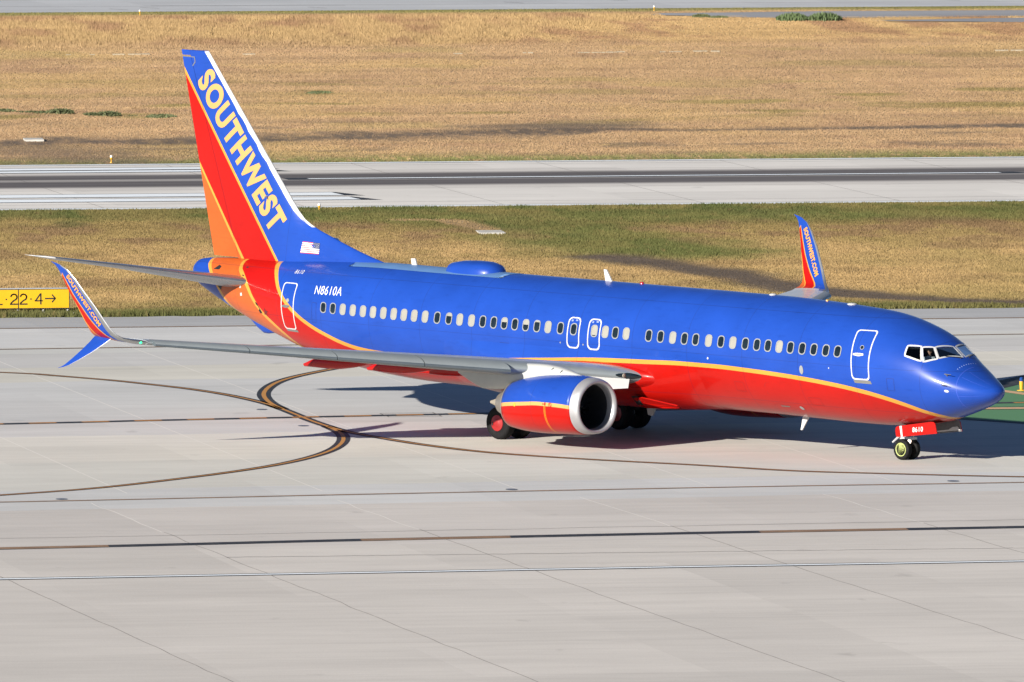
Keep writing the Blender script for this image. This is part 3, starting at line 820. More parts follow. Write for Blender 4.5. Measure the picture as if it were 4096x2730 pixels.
def off_roads(x, y):
    r1 = (x > 34.5) & (y > 374.5 - (x < 40) * -3) & (y < 384)
    r2 = (x > 48.5) & (y > 363) & (y < 370.5)
    return ~(r1 | r2)
blades("mown_grass", 900000, (-60, 45), (75.5, 148.7), 1)
blades("dry_grass", 1100000, (-60, 80), (189.1, 392.2), 2, off_roads, 1.25)

# ================================================================== the jet
# local frame: x = -s (s metres aft of the nose tip), y to port, z up
HEAD = R_(-51.0); TILT = 0.0128
jet = empty("jet_airliner", (0, 0, 0), (0, TILT, HEAD))
tag(jet, "blue, red and orange twin engine passenger jet taxiing across the pale concrete", "airplane")
MJ = Matrix.Rotation(HEAD, 4, 'Z') @ Matrix.Rotation(TILT, 4, 'Y')

SK = [0, .06, .2, .45, .8, 1.2, 1.6, 2.0, 2.4, 2.9, 3.5, 4.2, 5, 6, 7.5, 10, 24, 26, 28, 30, 32, 34, 36, 37.4, 37.9, 38.1]
WK = [0, .24, .43, .66, .89, 1.09, 1.25, 1.39, 1.50, 1.61, 1.71, 1.79, 1.85, 1.875, 1.88, 1.88, 1.88, 1.87, 1.82, 1.70, 1.48, 1.16, .80, .52, .43, .30]
ZT = [2.41, 2.54, 2.645, 2.785, 2.975, 3.221, 3.471, 3.756, 4.045, 4.297, 4.498, 4.679, 4.804, 4.874, 4.950, 5.014, 5.048, 5.051, 5.060, 5.018, 4.94, 4.87, 4.835, 4.765, 4.70, 4.58]
ZB = [2.41, 2.27, 2.13, 1.985, 1.83, 1.675, 1.535, 1.409, 1.301, 1.212, 1.136, 1.075, 1.038, 1.033, 1.047, 1.079, 1.079, 1.102, 1.206, 1.418, 1.764, 2.318, 2.992, 3.555, 3.80, 3.98]
sq = lambda s: np.sqrt(np.asarray(s, float) + 1e-9)
_SQ = sq(SK)
def fus(s):
    q = sq([s])
    zt = float(pchip(_SQ, ZT, q)[0]); zb = float(pchip(_SQ, ZB, q)[0]); w = float(pchip(_SQ, WK, q)[0])
    return zt, zb, w, zt - (zt - zb) * (1.88 / 4.01)

def fpt(s, th, off=0.0, side=-1):
    """point of the hull at station s, angle th (0 = widest, +90 = crown)"""
    zt, zb, w, zc = fus(s)
    H = (zt - zc) if math.sin(th) >= 0 else (zc - zb)
    y, z = w * math.cos(th), zc + H * math.sin(th)
    n = Vector((0, math.cos(th) / max(w, .05), math.sin(th) / max(H, .05))).normalized()
    return Vector((-s, side * (y + n.y * off), z + n.z * off))

def th_of(s, z):
    zt, zb, w, zc = fus(s)
    H = (zt - zc) if z >= zc else (zc - zb)
    return math.asin(max(-1, min(1, (z - zc) / H)))

def onhull(s, z, off=0.0, side=-1): return fpt(s, th_of(s, z), off, side)
def arc(s, th0, d, off=0.0, side=-1): return fpt(s, th0 + d / 1.9, off, side)

def radial(p, off):
    """push a local point p (s, y, z) onto the hull along its section radius"""
    s, y, z = p
    zt, zb, w, zc = fus(s)
    H = (zt - zc) if z >= zc else (zc - zb)
    k = math.hypot(y / w, (z - zc) / H)
    y2, z2 = y / k, zc + (z - zc) / k
    n = Vector((0.45, y2 / w, (z2 - zc) / H + .3)).normalized()
    return Vector((-s, y2, z2)) + n * off

st = np.unique(np.concatenate([np.linspace(0.02, 2.2, 70) ** 2 * 1.0, np.linspace(4.9, 37.4, 150), np.linspace(37.4, 38.1, 12)]))
NR = 96
rings = []
for s in st:
    rings.append([fpt(s, math.pi * 2 * i / NR - math.pi / 2 if False else math.pi * 2 * i / NR, 0.0, -1) for i in range(NR)])
Vv, Ff = loft(rings)
hull = mesh("fuselage", Vv, Ff, [m_fus, m_cockpit], jet, True)

# --- cockpit glazing: flat panes set into openings cut through the skin
PANES = [  # corners (s, y, z), starboard
    [(2.234, -.697, 3.785), (1.945, -.835, 3.475), (1.640, -.075, 3.475), (2.035, -.075, 3.775)],
    [(2.515, -1.018, 3.782), (2.262, -1.249, 3.372), (1.985, -.930, 3.455), (2.279, -.783, 3.784)],
    [(2.963, -1.226, 3.806), (2.913, -1.421, 3.537), (2.366, -1.290, 3.390), (2.602, -1.046, 3.806)],
]
PANES = [[(-v.x, v.y, v.z) for v in (radial(c, 0.0) for c in P)] for P in PANES]
def mirror(P): return [(s, -y, z) for s, y, z in P][::-1]
ALLP = PANES + [mirror(P) for P in PANES]
cut = bmesh.new()
cr = []
for s in np.linspace(1.95, 3.7, 12):
    zt, zb, w, zc = fus(s)
    lo = 2.9
    r = []
    for i in range(24):
        t = 2 * math.pi * i / 24
        z = zc + (zt - zc) * .90 * math.sin(t) if math.sin(t) > 0 else zc + (zc - lo) * math.sin(t)
        r.append(Vector((-s, w * .90 * math.cos(t), z)))
    cr.append(r)
Vc, Fc = loft(cr)
cav = mesh("cutter", Vc, Fc, [m_cockpit], jet, False)
cutters = [cav]
for P in ALLP:
    ctr = sum((Vector((-s, y, z)) for s, y, z in P), Vector()) / 4
    q4 = [Vector((-s, y, z)) for s, y, z in P]
    n = (q4[2] - q4[0]).cross(q4[3] - q4[1]).normalized()
    if n.x * .3 + n.y * ctr.y + n.z * .2 < 0: n = -n
    outp = [p + n * .15 for p in q4]; inn = [ctr + (p - ctr) * .96 - n * .50 for p in q4]
    cutters.append(mesh("cutter", inn + outp, [(3, 2, 1, 0), (4, 5, 6, 7), (0, 1, 5, 4), (1, 2, 6, 5), (2, 3, 7, 6), (3, 0, 4, 7)], [m_cockpit], jet, False))
def boolean(ob, cutter):
    md = ob.modifiers.new("cut", 'BOOLEAN'); md.operation = 'DIFFERENCE'; md.solver = 'EXACT'; md.object = cutter
    md.material_mode = 'TRANSFER'
    dg = bpy.context.evaluated_depsgraph_get(); dg.update()
    me = bpy.data.meshes.new_from_object(ob.evaluated_get(dg))
    ob.modifiers.clear()
    old = ob.data; ob.data = me; bpy.data.meshes.remove(old)
for c in cutters: boolean(hull, c)
for c in cutters:
    me = c.data; bpy.data.objects.remove(c); bpy.data.meshes.remove(me)
hull.data.name = "fuselage"
hull.data.polygons.foreach_set('use_smooth', [True] * len(hull.data.polygons))
hull.data.set_sharp_from_angle(angle=R_(35))

def frame_ring(P, wid, off):
    """a band of trim around a pane outline, lying on the hull"""
    C = Vector(P[0]) * 0
    pts = []
    for i in range(4):
        a, b = Vector(P[i]), Vector(P[(i + 1) % 4])
        for k in range(8): pts.append(a + (b - a) * k / 8)
    c = sum(pts, Vector()) / len(pts)
    V = []; nP = len(pts)
    for i, p in enumerate(pts):
        t = (pts[(i + 1) % nP] - pts[i - 1]).normalized()
        nn = (pts[(i + nP // 2) % nP] - p)
        d = (p - c); d = (d - t * d.dot(t)).normalized()
        V.append(radial(p, off)); V.append(radial(p + d * wid, off))
    F = [(2 * i, 2 * ((i + 1) % nP), 2 * ((i + 1) % nP) + 1, 2 * i + 1) for i in range(nP)]
    return V, F
for k, P in enumerate(ALLP):
    V, F = frame_ring(P, 0.062 if k % 3 else 0.060, 0.006 + 0.002 * (k % 3))
    fr = mesh("cockpit_window", V, F, [m_white if k % 3 else m_wsframe], jet, False)
    md = fr.modifiers.new("thick", 'SOLIDIFY'); md.thickness = 0.004; md.offset = 0
    c4 = [Vector((-s, y, z)) for s, y, z in P]
    ctr = sum(c4, Vector()) / 4
    mesh("cockpit_pane", [p + (ctr - p).normalized() * -0.004 for p in c4], [(0, 1, 2, 3)], [m_clear], fr, False)
# dark seals round the panes and a wiper
for side in (-1, 1):
    mb = MB()
    a = radial((1.58, side * .20, 3.42), .04); b = radial((1.84, side * .70, 3.50), .05)
    mb.tube(a, b, .014, .010, 6); mb.tube(radial((1.58, side * .20, 3.42), .0), a, .02, .02, 6)
    mb.build("windshield_wiper", m_black, jet)

# --- cabin windows along the starboard side
def curved(name, outline, fn, mat, parent):
    V = []; n = len(outline); F = []
    cx = sum(p[0] for p in outline) / n; cy = sum(p[1] for p in outline) / n
    for k in (1.0, .7, .4):
        V += [fn(cx + (u - cx) * k, cy + (v - cy) * k) for u, v in outline]
    V.append(fn(cx, cy))
    for r in (0, 1):
        F += [(r * n + i, r * n + (i + 1) % n, (r + 1) * n + (i + 1) % n, (r + 1) * n + i) for i in range(n)]
    F += [(2 * n + i, 2 * n + (i + 1) % n, 3 * n) for i in range(n)]
    return mesh(name, V, F, [mat], parent, True)

def rrect(hw, hh, rad, n=6):
    out = []
    for cx, cy, a0 in ((hw - rad, hh - rad, 0), (-hw + rad, hh - rad, 90), (-hw + rad, -hh + rad, 180), (hw - rad, -hh + rad, 270)):
        for i in range(n + 1):
            t = R_(a0 + 90 * i / n); out.append((cx + rad * math.cos(t), cy + rad * math.sin(t)))
    return out

def ring_mesh(outer, inner, fn):
    n = len(outer)
    V = [fn(*p) for p in outer] + [fn(*p) for p in inner]
    return V, [(i, (i + 1) % n, n + (i + 1) % n, n + i) for i in range(n)]

WIN = [30.036, 29.523, 28.996, 28.469, 27.945, 27.433, 26.913, 26.396, 25.891, 25.382, 24.851, 24.26, 23.696, 23.165, 22.597, 22.056, 21.528, 21.019,
       20.512, 19.988, 19.457, 18.93, 18.342, 17.714, 16.742, 16.225, 15.752, 15.243, 14.189, 13.639, 13.074, 12.532, 12.013, 11.415, 10.85, 10.303,
       9.735, 9.204, 8.701, 8.192, 7.685, 7.157, 6.638, 6.104, 5.587]
SHADE = {i: 1.0 for i in list(range(2, 11)) + [13, 14, 21, 25, 27, 30, 33, 35, 39]}
SHADE.update({12: .25, 17: .38, 19: .45, 24: .9, 11: .0, 20: .12})
def th_mid(s): return th_of(s, 3.515)
for i, s0 in enumerate(WIN):
    t0 = th_mid(s0)
    fn = lambda o: (lambda u, v: arc(s0 - u, t0, v, o))
    V, F = ring_mesh(rrect(.155, .212, .125), rrect(.122, .178, .105), fn(.010))
    fr = mesh("cabin_window", V, F, [m_frame], jet, False)
    md = fr.modifiers.new("thick", 'SOLIDIFY'); md.thickness = 0.012; md.offset = 0
    curved("window_pane", rrect(.126, .182, .108), fn(.004), m_glass, fr)
    sh = SHADE.get(i, 0)
    if sh > .03:
        lo = .178 - .356 * sh
        q = [(u, max(v, lo)) for u, v in rrect(.123, .178, .105)]
        curved("window_shade", q, fn(.0075), m_shade, fr)

# --- doors
def door(name, corners, wid, rad=.13):
    """corners: (s, z) of aft-top, fwd-top, fwd-bottom, aft-bottom of the painted outline"""
    (sa, zt_), (sb, _), (sc, zb_), (sd_, _) = corners
    def P(u, v, off):   # u 0 (aft) .. 1 (fwd), v arc metres
        smid = (sa + sb) / 2
        t0 = th_of(smid, zb_); L = (th_of(smid, zt_) - t0) * 1.9
        k = v / L
        s = (sd_ + (sc - sd_) * u) * (1 - k) + (sa + (sb - sa) * u) * k
        return fpt(s, th_of(s, zb_) + (th_of(s, zt_) - th_of(s, zb_)) * k, off)
    smid = (sa + sb) / 2
    L = (th_of(smid, zt_) - th_of(smid, zb_)) * 1.9; W = abs(sa - sb)
    out = []; inn = []
    def dense(R):
        o = []
        for a, b in zip(R, R[1:] + R[:1]):
            k = max(1, int(math.hypot(b[0] - a[0], b[1] - a[1]) / .12))
            for j in range(k): o.append((a[0] + (b[0] - a[0]) * j / k, a[1] + (b[1] - a[1]) * j / k))
        return o
    R0 = rrect(W / 2, L / 2, rad); R1 = [(x * (1 - wid / (W / 2)), y * (1 - wid / (L / 2))) for x, y in R0]
    m_ = []
    for a, b, a1, b1 in zip(R0, R0[1:] + R0[:1], R1, R1[1:] + R1[:1]):
        k = max(1, int(math.hypot(b[0] - a[0], b[1] - a[1]) / .12))
        for j in range(k):
            t = j / k
            out.append((a[0] + (b[0] - a[0]) * t, a[1] + (b[1] - a[1]) * t)); inn.append((a1[0] + (b1[0] - a1[0]) * t, a1[1] + (b1[1] - a1[1]) * t))
    fn = lambda x, y: P(x / W + .5, y + L / 2, .006)
    V, F = ring_mesh(out, inn, fn)
    d = mesh(name, V, F, [m_white], jet, False)
    md = d.modifiers.new("thick", 'SOLIDIFY'); md.thickness = 0.006; md.offset = 0
    return d, (lambda x, y, o: P(x / W + .5, y + L / 2, o)), W, L

def disc(name, fn, r, mat, parent, ry=None, n=20):
    V = [fn(r * math.cos(2 * math.pi * i / n), (ry or r) * math.sin(2 * math.pi * i / n)) for i in range(n)]
    return mesh(name, V, [tuple(range(n))], [mat], parent, False)

for nm, cs in (("service_door", [(5.085, 4.245), (4.27, 4.245), (4.175, 2.64), (4.92, 2.64)]), ("service_door", [(32.46, 4.235), (31.69, 4.235), (31.70, 2.62), (32.42, 2.62)])):
    d, fn, W, L = door(nm, cs, .046)
    cz = (cs[0][1] + cs[2][1]) / 2
    disc("door_porthole", lambda x, y: fn(x + .02, y + .20, .012), .085, m_frame, d)
    disc("porthole_glass", lambda x, y: fn(x + .02, y + .20, .016), .062, m_glass if cs[0][0] < 10 else m_shade, d)
    mb = MB()
    q = [(-.30, .02), (-.12, .045), (.14, .03), (.155, -.04), (-.05, -.08), (-.30, -.045)]
    mb.add([fn(x - .02, y - .05, .012) for x, y in q], [tuple(range(6))])
    mb.build("door_handle", m_white if cs[0][0] < 10 else m_alu, d, False)
    mb = MB(); mb.add([fn(x - .02, y - .055, .017) for x, y in ((-.22, .015), (.08, .012), (.10, -.03), (-.04, -.045), (-.22, -.025))], [tuple(range(5))])
    mb.build("handle_recess", m_frame if cs[0][0] < 10 else m_doorin, d, False)
    mb = MB(); mb.add([fn(x, y - L / 2, .004) for x, y in ((-W / 2 + .05, -.01), (W / 2 + .02, -.01), (W / 2 + .06, -.11), (-W / 2 + .10, -.11))], [(0, 1, 2, 3)])
    mb.build("sill_plate", m_grey, d, False)
for sc_ in (17.725, 16.755):
    d, fn, W, L = door("emergency_exit", [(sc_ + .29, 3.915), (sc_ - .29, 3.915), (sc_ - .30, 2.87), (sc_ + .30, 2.87)], .045, .17)
    mb = MB(); mb.add([fn(x - .04, y + .40, .008) for x, y in ((-.12, -.03), (-.04, -.035), (-.03, .03), (-.11, .035))], [(0, 1, 2, 3)])
    mb.build("exit_pictogram", m_placard, d, False); mb = MB()
    mb.add([fn(x + .09, y + .42, .008) for x, y in ((-.05, -.03), (.05, -.03), (.05, .03), (-.05, .03))], [(0, 1, 2, 3)])
    mb.build("exit_placard", m_placard, d, False)

# --- lettering
def text_mesh(txt, bold=0.0, spacing=1.0):
    cu = bpy.data.curves.new("lettering", 'FONT'); cu.body = txt; cu.size = 1.0; cu.offset = bold; cu.space_character = spacing
    cu.resolution_u = 6
    ob = bpy.data.objects.new("lettering", cu); COL.objects.link(ob)
    dg = bpy.context.evaluated_depsgraph_get(); dg.update()
    me = bpy.data.meshes.new_from_object(ob.evaluated_get(dg))
    bpy.data.objects.remove(ob); bpy.data.curves.remove(cu)
    bm = bmesh.new(); bm.from_mesh(me); bpy.data.meshes.remove(me)
    bmesh.ops.triangulate(bm, faces=bm.faces)
    lon = [e for e in bm.edges if e.calc_length() > .25]
    bmesh.ops.subdivide_edges(bm, edges=lon, cuts=2)
    bmesh.ops.triangulate(bm, faces=bm.faces)
    V = np.array([v.co[:2] for v in bm.verts]); F = [[v.index for v in f.verts] for f in bm.faces]
    bm.free()
    V = (V - V.min(0)) / (V.max(0) - V.min(0))
    return V, F

def lettering(txt, fn, mat, parent, bold=0.0, spacing=1.0, name="lettering"):
    V, F = text_mesh(txt, bold, spacing)
    return mesh(name, [fn(u, v) for u, v in V], F, [mat], parent, False)

t0 = th_of(29.95, 3.94)
lettering("N8610A", lambda u, v: fpt(30.645 - 1.42 * u + .04 * v, th_of(30.64 - 1.42 * u, 3.935 + .02 * u) + v * .335 / 1.72, .006), m_letterw, jet, .0, 1.08, "registration_lettering")
lettering("8610", lambda u, v: fpt(32.22 - .46 * u + .02 * v, th_of(32.2 - .46 * u, 4.535 + .01 * u) + v * .165 / 1.3, .006), m_letterw, jet, -.008, 1.15, "fleet_number")

# --- tail fin
FIN_TE = lambda z: np.interp(z, [4.6, 12.03], [37.255, 39.04])
FIN_LEm = lambda z: np.interp(z, [4.6, 6.94, 12.03], [31.30, 33.304, 37.66])
FIN_LE = lambda z: np.interp(z, [4.6, 5.064, 5.30, 5.60, 5.982, 6.15, 6.357, 6.65, 6.94, 12.03], [27.6, 28.774, 29.75, 30.72, 31.90, 32.33, 32.72, 33.05, 33.304, 37.66])
def fin_h(s, z):
    """half thickness of the fin at (s, z)"""
    c = float(FIN_TE(z) - FIN_LEm(z)); x = (s - float(FIN_LEm(z))) / c
    h = 0.0
    if x > 0:
        x = min(x, 1.0); t = .095
        h = 5 * t * (.2969 * math.sqrt(x) - .126 * x - .3516 * x * x + .2843 * x ** 3 - .1036 * x ** 4) * c
    le = float(FIN_LE(z))
    e = max(0.0, s - le)
    h2 = .17 * min(1, math.sqrt(e / .9)) * float(np.interp(z, [4.6, 6.3, 6.9], [1.2, .8, .2])) if s < float(FIN_LEm(z)) + 1.2 else 0
    if x > .0: h2 *= max(0, 1 - x / .3)
    return max(h, h2, .006)
def fin_grid(u0, u1, z0, z1, nu, nz, fle=None):
    V = []; F = []
    zs = np.linspace(z0, z1, nz); us = [.5 - .5 * math.cos(math.pi * i / (nu - 1)) for i in range(nu)]
    us = [u0 + (u1 - u0) * a for a in us]
    for z in zs:
        le, te = float(FIN_LE(z)), float(FIN_TE(z))
        ring = [(le + (te - le) * u) for u in us]
        for s in ring: V.append((-s, -fin_h(s, z), z))
        for s in ring[::-1]: V.append((-s, fin_h(s, z), z))
    n = 2 * nu
    for j in range(nz - 1):
        for i in range(n):
            i2 = (i + 1) % n
            F.append((j * n + i, j * n + i2, (j + 1) * n + i2, (j + 1) * n + i))
    F.append(tuple(range(n))); F.append(tuple((nz - 1) * n + i for i in range(n)))
    return V, F
zsplit = [4.62, 4.8, 5.0, 5.064, 5.2, 5.4, 5.6, 5.8, 5.982, 6.1, 6.2, 6.357, 6.5, 6.65, 6.8, 6.94] + list(np.linspace(7.2, 12.0, 24)) + [12.025]
def fin_rows(zs, ua, ub, nu):
    V = []; n = 2 * nu
    for z in zs:
        le, te = float(FIN_LE(z)), float(FIN_TE(z)); a, b = ua(z, le, te), ub(z, le, te)
        ring = [a + (b - a) * (.5 - .5 * math.cos(math.pi * i / (nu - 1))) for i in range(nu)]
        pinch = .25 if z > 12.01 else 1.0
        for s in ring: V.append((-s, -fin_h(s, z) * pinch, z))
        for s in ring[::-1]: V.append((-s, fin_h(s, z) * pinch, z))
    F = []
    for j in range(len(zs) - 1):
        for i in range(n):
            i2 = (i + 1) % n
            F.append((j * n + i, j * n + i2, (j + 1) * n + i2, (j + 1) * n + i))
    F.append(tuple(range(n))[::-1]); F.append(tuple((len(zs) - 1) * n + i for i in range(n)))
    return V, F
HINGE = lambda z: float(np.interp(z, [4.6, 12.03], [35.86, 38.60]))
V, F = fin_rows(zsplit, lambda z, a, b: a, lambda z, a, b: HINGE(z), 34)
fin = mesh("tail_fin", V, F, [m_fin], jet, True, angle=50)
zr = [z for z in zsplit if z > 4.85 and z < 11.83]; zr = [4.86] + zr
V, F = fin_rows(zr, lambda z, a, b: HINGE(z) + .012, lambda z, a, b: b, 14)
rud = mesh("rudder", V, F, [m_fin], jet, True, angle=50)
V, F = fin_rows([11.84, 11.95, 12.0, 12.025], lambda z, a, b: HINGE(z) + .002, lambda z, a, b: b, 10)
mesh("fin_tip_cap", V, F, [m_blue], jet, True, angle=50)
# bare white leading edge strip
V = []
zl = [z for z in zsplit if z >= 6.0 and z < 12.02]
K_ = 7
for z in zl:
    le = float(FIN_LE(z)); wd = .165 if z > 6.94 else .12 + .05 * (z - 6.0)
    wd *= 1 + .18 * math.sin(z * 9.0) * (1 if 8.0 < z < 10.2 else .1)
    ss_ = [le + wd * (i / (K_ - 1)) ** 2 for i in range(K_)]
    for s in ss_[::-1]: V.append((-s + (.008 if s == le else 0), -fin_h(s, z) - .005, z))
    for s in ss_[1:]: V.append((-s, fin_h(s, z) + .005, z))
n = 2 * K_ - 1
F = [(j * n + i, j * n + i + 1, (j + 1) * n + i + 1, (j + 1) * n + i) for j in range(len(zl) - 1) for i in range(n - 1)]
mesh("fin_leading_edge", V, F, [m_white], jet, True)

def plane_text(txt, O, du, dv, W, H, yfn, mat, parent, bold, spacing, name="lettering"):
    def fn(u, v):
        s = O[0] + du[0] * u * W + dv[0] * v * H; z = O[1] + du[1] * u * W + dv[1] * v * H
        return Vector((-s, yfn(s, z), z))
    return lettering(txt, fn, mat, parent, bold, spacing, name)
a0 = Vector((38.19, 10.90)); a1 = Vector((34.175, 5.735))
du = (a1 - a0).normalized(); dv = Vector((du.y, -du.x))
dv = Vector((-.79, .61)) if dv.x > 0 else dv
plane_text("SOUTHWEST", a0, du, dv, (a1 - a0).length, .97, lambda s, z: -fin_h(s, z) - .010, m_letter, fin, .045, 1.16, "airline_lettering")
# flag
def flag():
    A, B, Cc, D = Vector((32.63, 5.595)), Vector((31.79, 5.578)), Vector((31.84, 5.183)), Vector((32.705, 5.191))
    mr = pmat("flag_red", (0.38, 0.02, 0.04), .5); mw_ = pmat("flag_white", (0.70, 0.69, 0.68), .5); mbl = pmat("flag_navy", (0.02, 0.03, 0.09), .5)
    mb = MB()
    def P(u, v, o=.008):
        p = (A * (1 - u) + B * u) * (1 - v) + (D * (1 - u) + Cc * u) * v
        return (-p.x, -fin_h(p.x, p.y) - o, p.y)
    for k in range(13):
        u1 = .58 if k < 7 else 1
        mb.add([P(0, k / 13), P(u1, k / 13), P(u1, (k + 1) / 13), P(0, (k + 1) / 13)], [(0, 1, 2, 3)], 0 if k % 2 == 0 else 1)
    mb.add([P(.58, 0), P(1, 0), P(1, 7 / 13), P(.58, 7 / 13)], [(0, 1, 2, 3)], 2)
    for r in range(9):
        for c in range(6 if r % 2 == 0 else 5):
            u = .58 + .42 * (.08 + .168 * c + (.084 if r % 2 else 0)); v = 7 / 13 * (.09 + .1025 * r)
            st_ = []
            for i in range(10):
                rr = .0115 if i % 2 == 0 else .006
                st_.append(P(u + rr * math.sin(2 * math.pi * i / 10), v - 2 * rr * .9 * math.cos(2 * math.pi * i / 10), .011))
            mb.add(st_, [tuple(range(10))], 1)
    mb.build("flag_decal", [mr, mw_, mbl], fin, False)
flag()
# trim tab bracket and small antenna on the fin
mb = MB(); mb.add([(-s, -fin_h(s, z) - .008, z) for s, z in ((38.95, 11.80), (38.30, 11.795), (38.26, 11.60), (38.40, 11.46), (38.44, 11.47), (38.30, 11.62), (38.34, 11.765), (38.95, 11.775))], [tuple(range(8))])
mb.build("rudder_balance_seam", m_grey, fin, False)
mb = MB(); mb.tube((-34.42, -fin_h(34.42, 7.08), 7.08), (-34.36, -fin_h(34.4, 7.08) - .22, 7.05), .035, .02, 8)
mb.build("fin_probe", m_strut, fin)

# --- wings
def foil(n=22, t=.12):
    xs = [.5 + .5 * math.cos(math.pi * i / n) for i in range(n + 1)]
    yt = lambda x: 5 * t * (.2969 * math.sqrt(max(x, 0)) - .126 * x - .3516 * x * x + .2843 * x ** 3 - .1036 * x ** 4)
    upp = [(x, yt(x)) for x in xs]; low = [(x, -yt(x)) for x in xs[::-1][1:]]
    return upp + low[:-1] if False else upp + low
def foil_ring(LE, TE, t, up=(0, 0, 1), n=22):
    LE, TE = Vector(LE), Vector(TE); c = TE - LE; L = c.length; upv = Vector(up).normalized()
    return [LE + c * x + upv * (y * L) for x, y in foil(n, t)]
def P3(s, y, z): return Vector((-s, y, z))
LEs = lambda y: float(np.interp(y, [1.2, 1.9, 2.9, 4.2, 5.6, 16.6], [13.7, 14.2, 14.94, 16.0, 17.1, 23.2]))
TEs = lambda y: float(np.interp(y, [1.2, 5.6, 17.0], [22.2, 22.2, 25.05]))
LEz = lambda y: 1.93 + .0953 * y
TEz = lambda y: LEz(y) + float(np.interp(y, [1.2, 5.6, 17], [-.10, .02, .03]))
def wing_t(y): return float(np.interp(y, [1.2, 2.9, 5.6, 17], [.088, .092, .108, .10]))
for sg in (-1, 1):
    ys = [1.2, 1.9, 2.4, 2.9, 3.5, 4.2, 5.0, 5.6, 7, 8.5, 10, 11.5, 13, 14.5, 15.7, 16.4]
    rg = [foil_ring(P3(LEs(y), sg * y, LEz(y)), P3(TEs(y), sg * y, TEz(y)), wing_t(y)) for y in ys]
    V, F = loft(rg)
    nf = len(rg[0])
    fm = []
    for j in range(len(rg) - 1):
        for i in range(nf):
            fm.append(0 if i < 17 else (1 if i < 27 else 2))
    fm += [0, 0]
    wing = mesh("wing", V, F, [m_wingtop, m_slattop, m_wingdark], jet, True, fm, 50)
    # slats, extended ahead of the leading edge
    for a, b in ((5.72, 8.28), (8.31, 10.88), (10.91, 13.48), (13.51, 16.28)):
        rg = []
        for y in np.linspace(a, b, 5):
            k = float(np.interp(y, [5.6, 16.4], [1.0, .50]))
            c = TEs(y) - LEs(y)
            le = P3(LEs(y) - .34 * k, sg * y, LEz(y) - .145 * k); te = P3(LEs(y) + .30 * k, sg * y, LEz(y) + .235 * k)
            rg.append(foil_ring(le, te, .34, up=Vector((.35, 0, 1)), n=14))
        V, F = loft(rg)
        nf = len(rg[0])
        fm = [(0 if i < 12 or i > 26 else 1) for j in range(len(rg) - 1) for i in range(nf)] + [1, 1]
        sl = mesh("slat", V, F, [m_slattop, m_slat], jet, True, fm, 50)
    # krueger flap under the inboard leading edge
    mb = MB()
    A = [(LEs(2.35) + .06, 2.35, LEz(2.35) - .10), (LEs(4.25) + .06, 4.25, LEz(4.25) - .10), (LEs(4.15) - .25, 4.15, LEz(4.15) - .47), (LEs(3.2) - .26, 3.2, LEz(3.2) - .50), (LEs(2.55) - .22, 2.55, LEz(2.55) - .40)]
    q = [P3(s, sg * y, z) for s, y, z in A]
    off = Vector((-.04, 0, .03))
    mb.add(q + [p + off for p in q], [(0, 1, 2, 3, 4), (9, 8, 7, 6, 5)] + [(i, (i + 1) % 5, 5 + (i + 1) % 5, 5 + i) for i in range(5)])
    mb.build("krueger_flap", m_white, jet, False)
    # landing light in the wing root
    mb = MB()
    o = []
    for i in range(20):
        t = 2 * math.pi * i / 20
        y = 2.42 + .36 * math.cos(t); s = LEs(y) - .012; z = LEz(y) + .10 * math.sin(t) * (1 if math.cos(t) < .2 else .8)
        cc = TEs(y) - LEs(y); zz = z - LEz(y)
        x = (abs(zz) / (5 * wing_t(y) * .2969 * cc)) ** 2 * cc
        o.append(P3(LEs(y) + x - .02, sg * y, z + .01))
    cc = sum(o, Vector()) / 20 + Vector((.05, 0, 0))
    mb.add(o + [cc], [(i, (i + 1) % 20, 20) for i in range(20)])
    lg = mb.build("landing_light", m_glass, jet, True)
    mb = MB(); mb.lathe([(.075, 0), (.07, .03), (.0, .05)], P3(LEs(2.55) - .02, sg * 2.55, LEz(2.55) + .01), 'X', 14)
    mb.build("lamp_reflector", m_core, lg)
    # flaps and flap track fairings
    for a, b in ((2.0, 5.3), (6.0, 11.6)):
        rg = []
        for y in (a, (a + b) / 2, b):
            k = float(np.interp(y, [2, 11.6], [1, .6]))
            rg.append(foil_ring(P3(TEs(y) - 1.0 * k, sg * y, TEz(y) - .10 * k), P3(TEs(y) + .35 * k, sg * y, TEz(y) - .20 * k), .11, n=12))
        V, F = loft(rg); mesh("flap", V, F, [m_wingtop], jet, True, None, 50)
    for y, k in ((8.5, 1.0), (6.05, 1.08), (3.75, 1.1)):
        te = TEs(y) + .95 * k; zb0 = LEz(y) - .30
        prof = [(-3.2, .02, .10, .16), (-2.9, .09, .0, .16), (-2.4, .14, -.10, .16), (-1.8, .17, -.185, .16), (-1.2, .17, -.215, .16), (-.75, .15, -.21, .14), (-.42, .12, -.205, .06), (-.06, .08, -.20, -.085), (0, .05, -.17, -.10)]
        rg = []
        for ds, hw, zlo, zz in prof:
            r = []
            zt_ = zb0 + zz; zl_ = zb0 + zlo
            for i in range(16):
                t = 2 * math.pi * i / 16; e = .75
                r.append(P3(te + ds * k, sg * y + hw * math.copysign(abs(math.cos(t)) ** e, math.cos(t)), (zt_ + zl_) / 2 + (zt_ - zl_) / 2 * math.copysign(abs(math.sin(t)) ** e, math.sin(t))))
            rg.append(r)
        V, F = loft(rg); mesh("flap_track_fairing", V, F, [m_red], jet, True, None, 45)
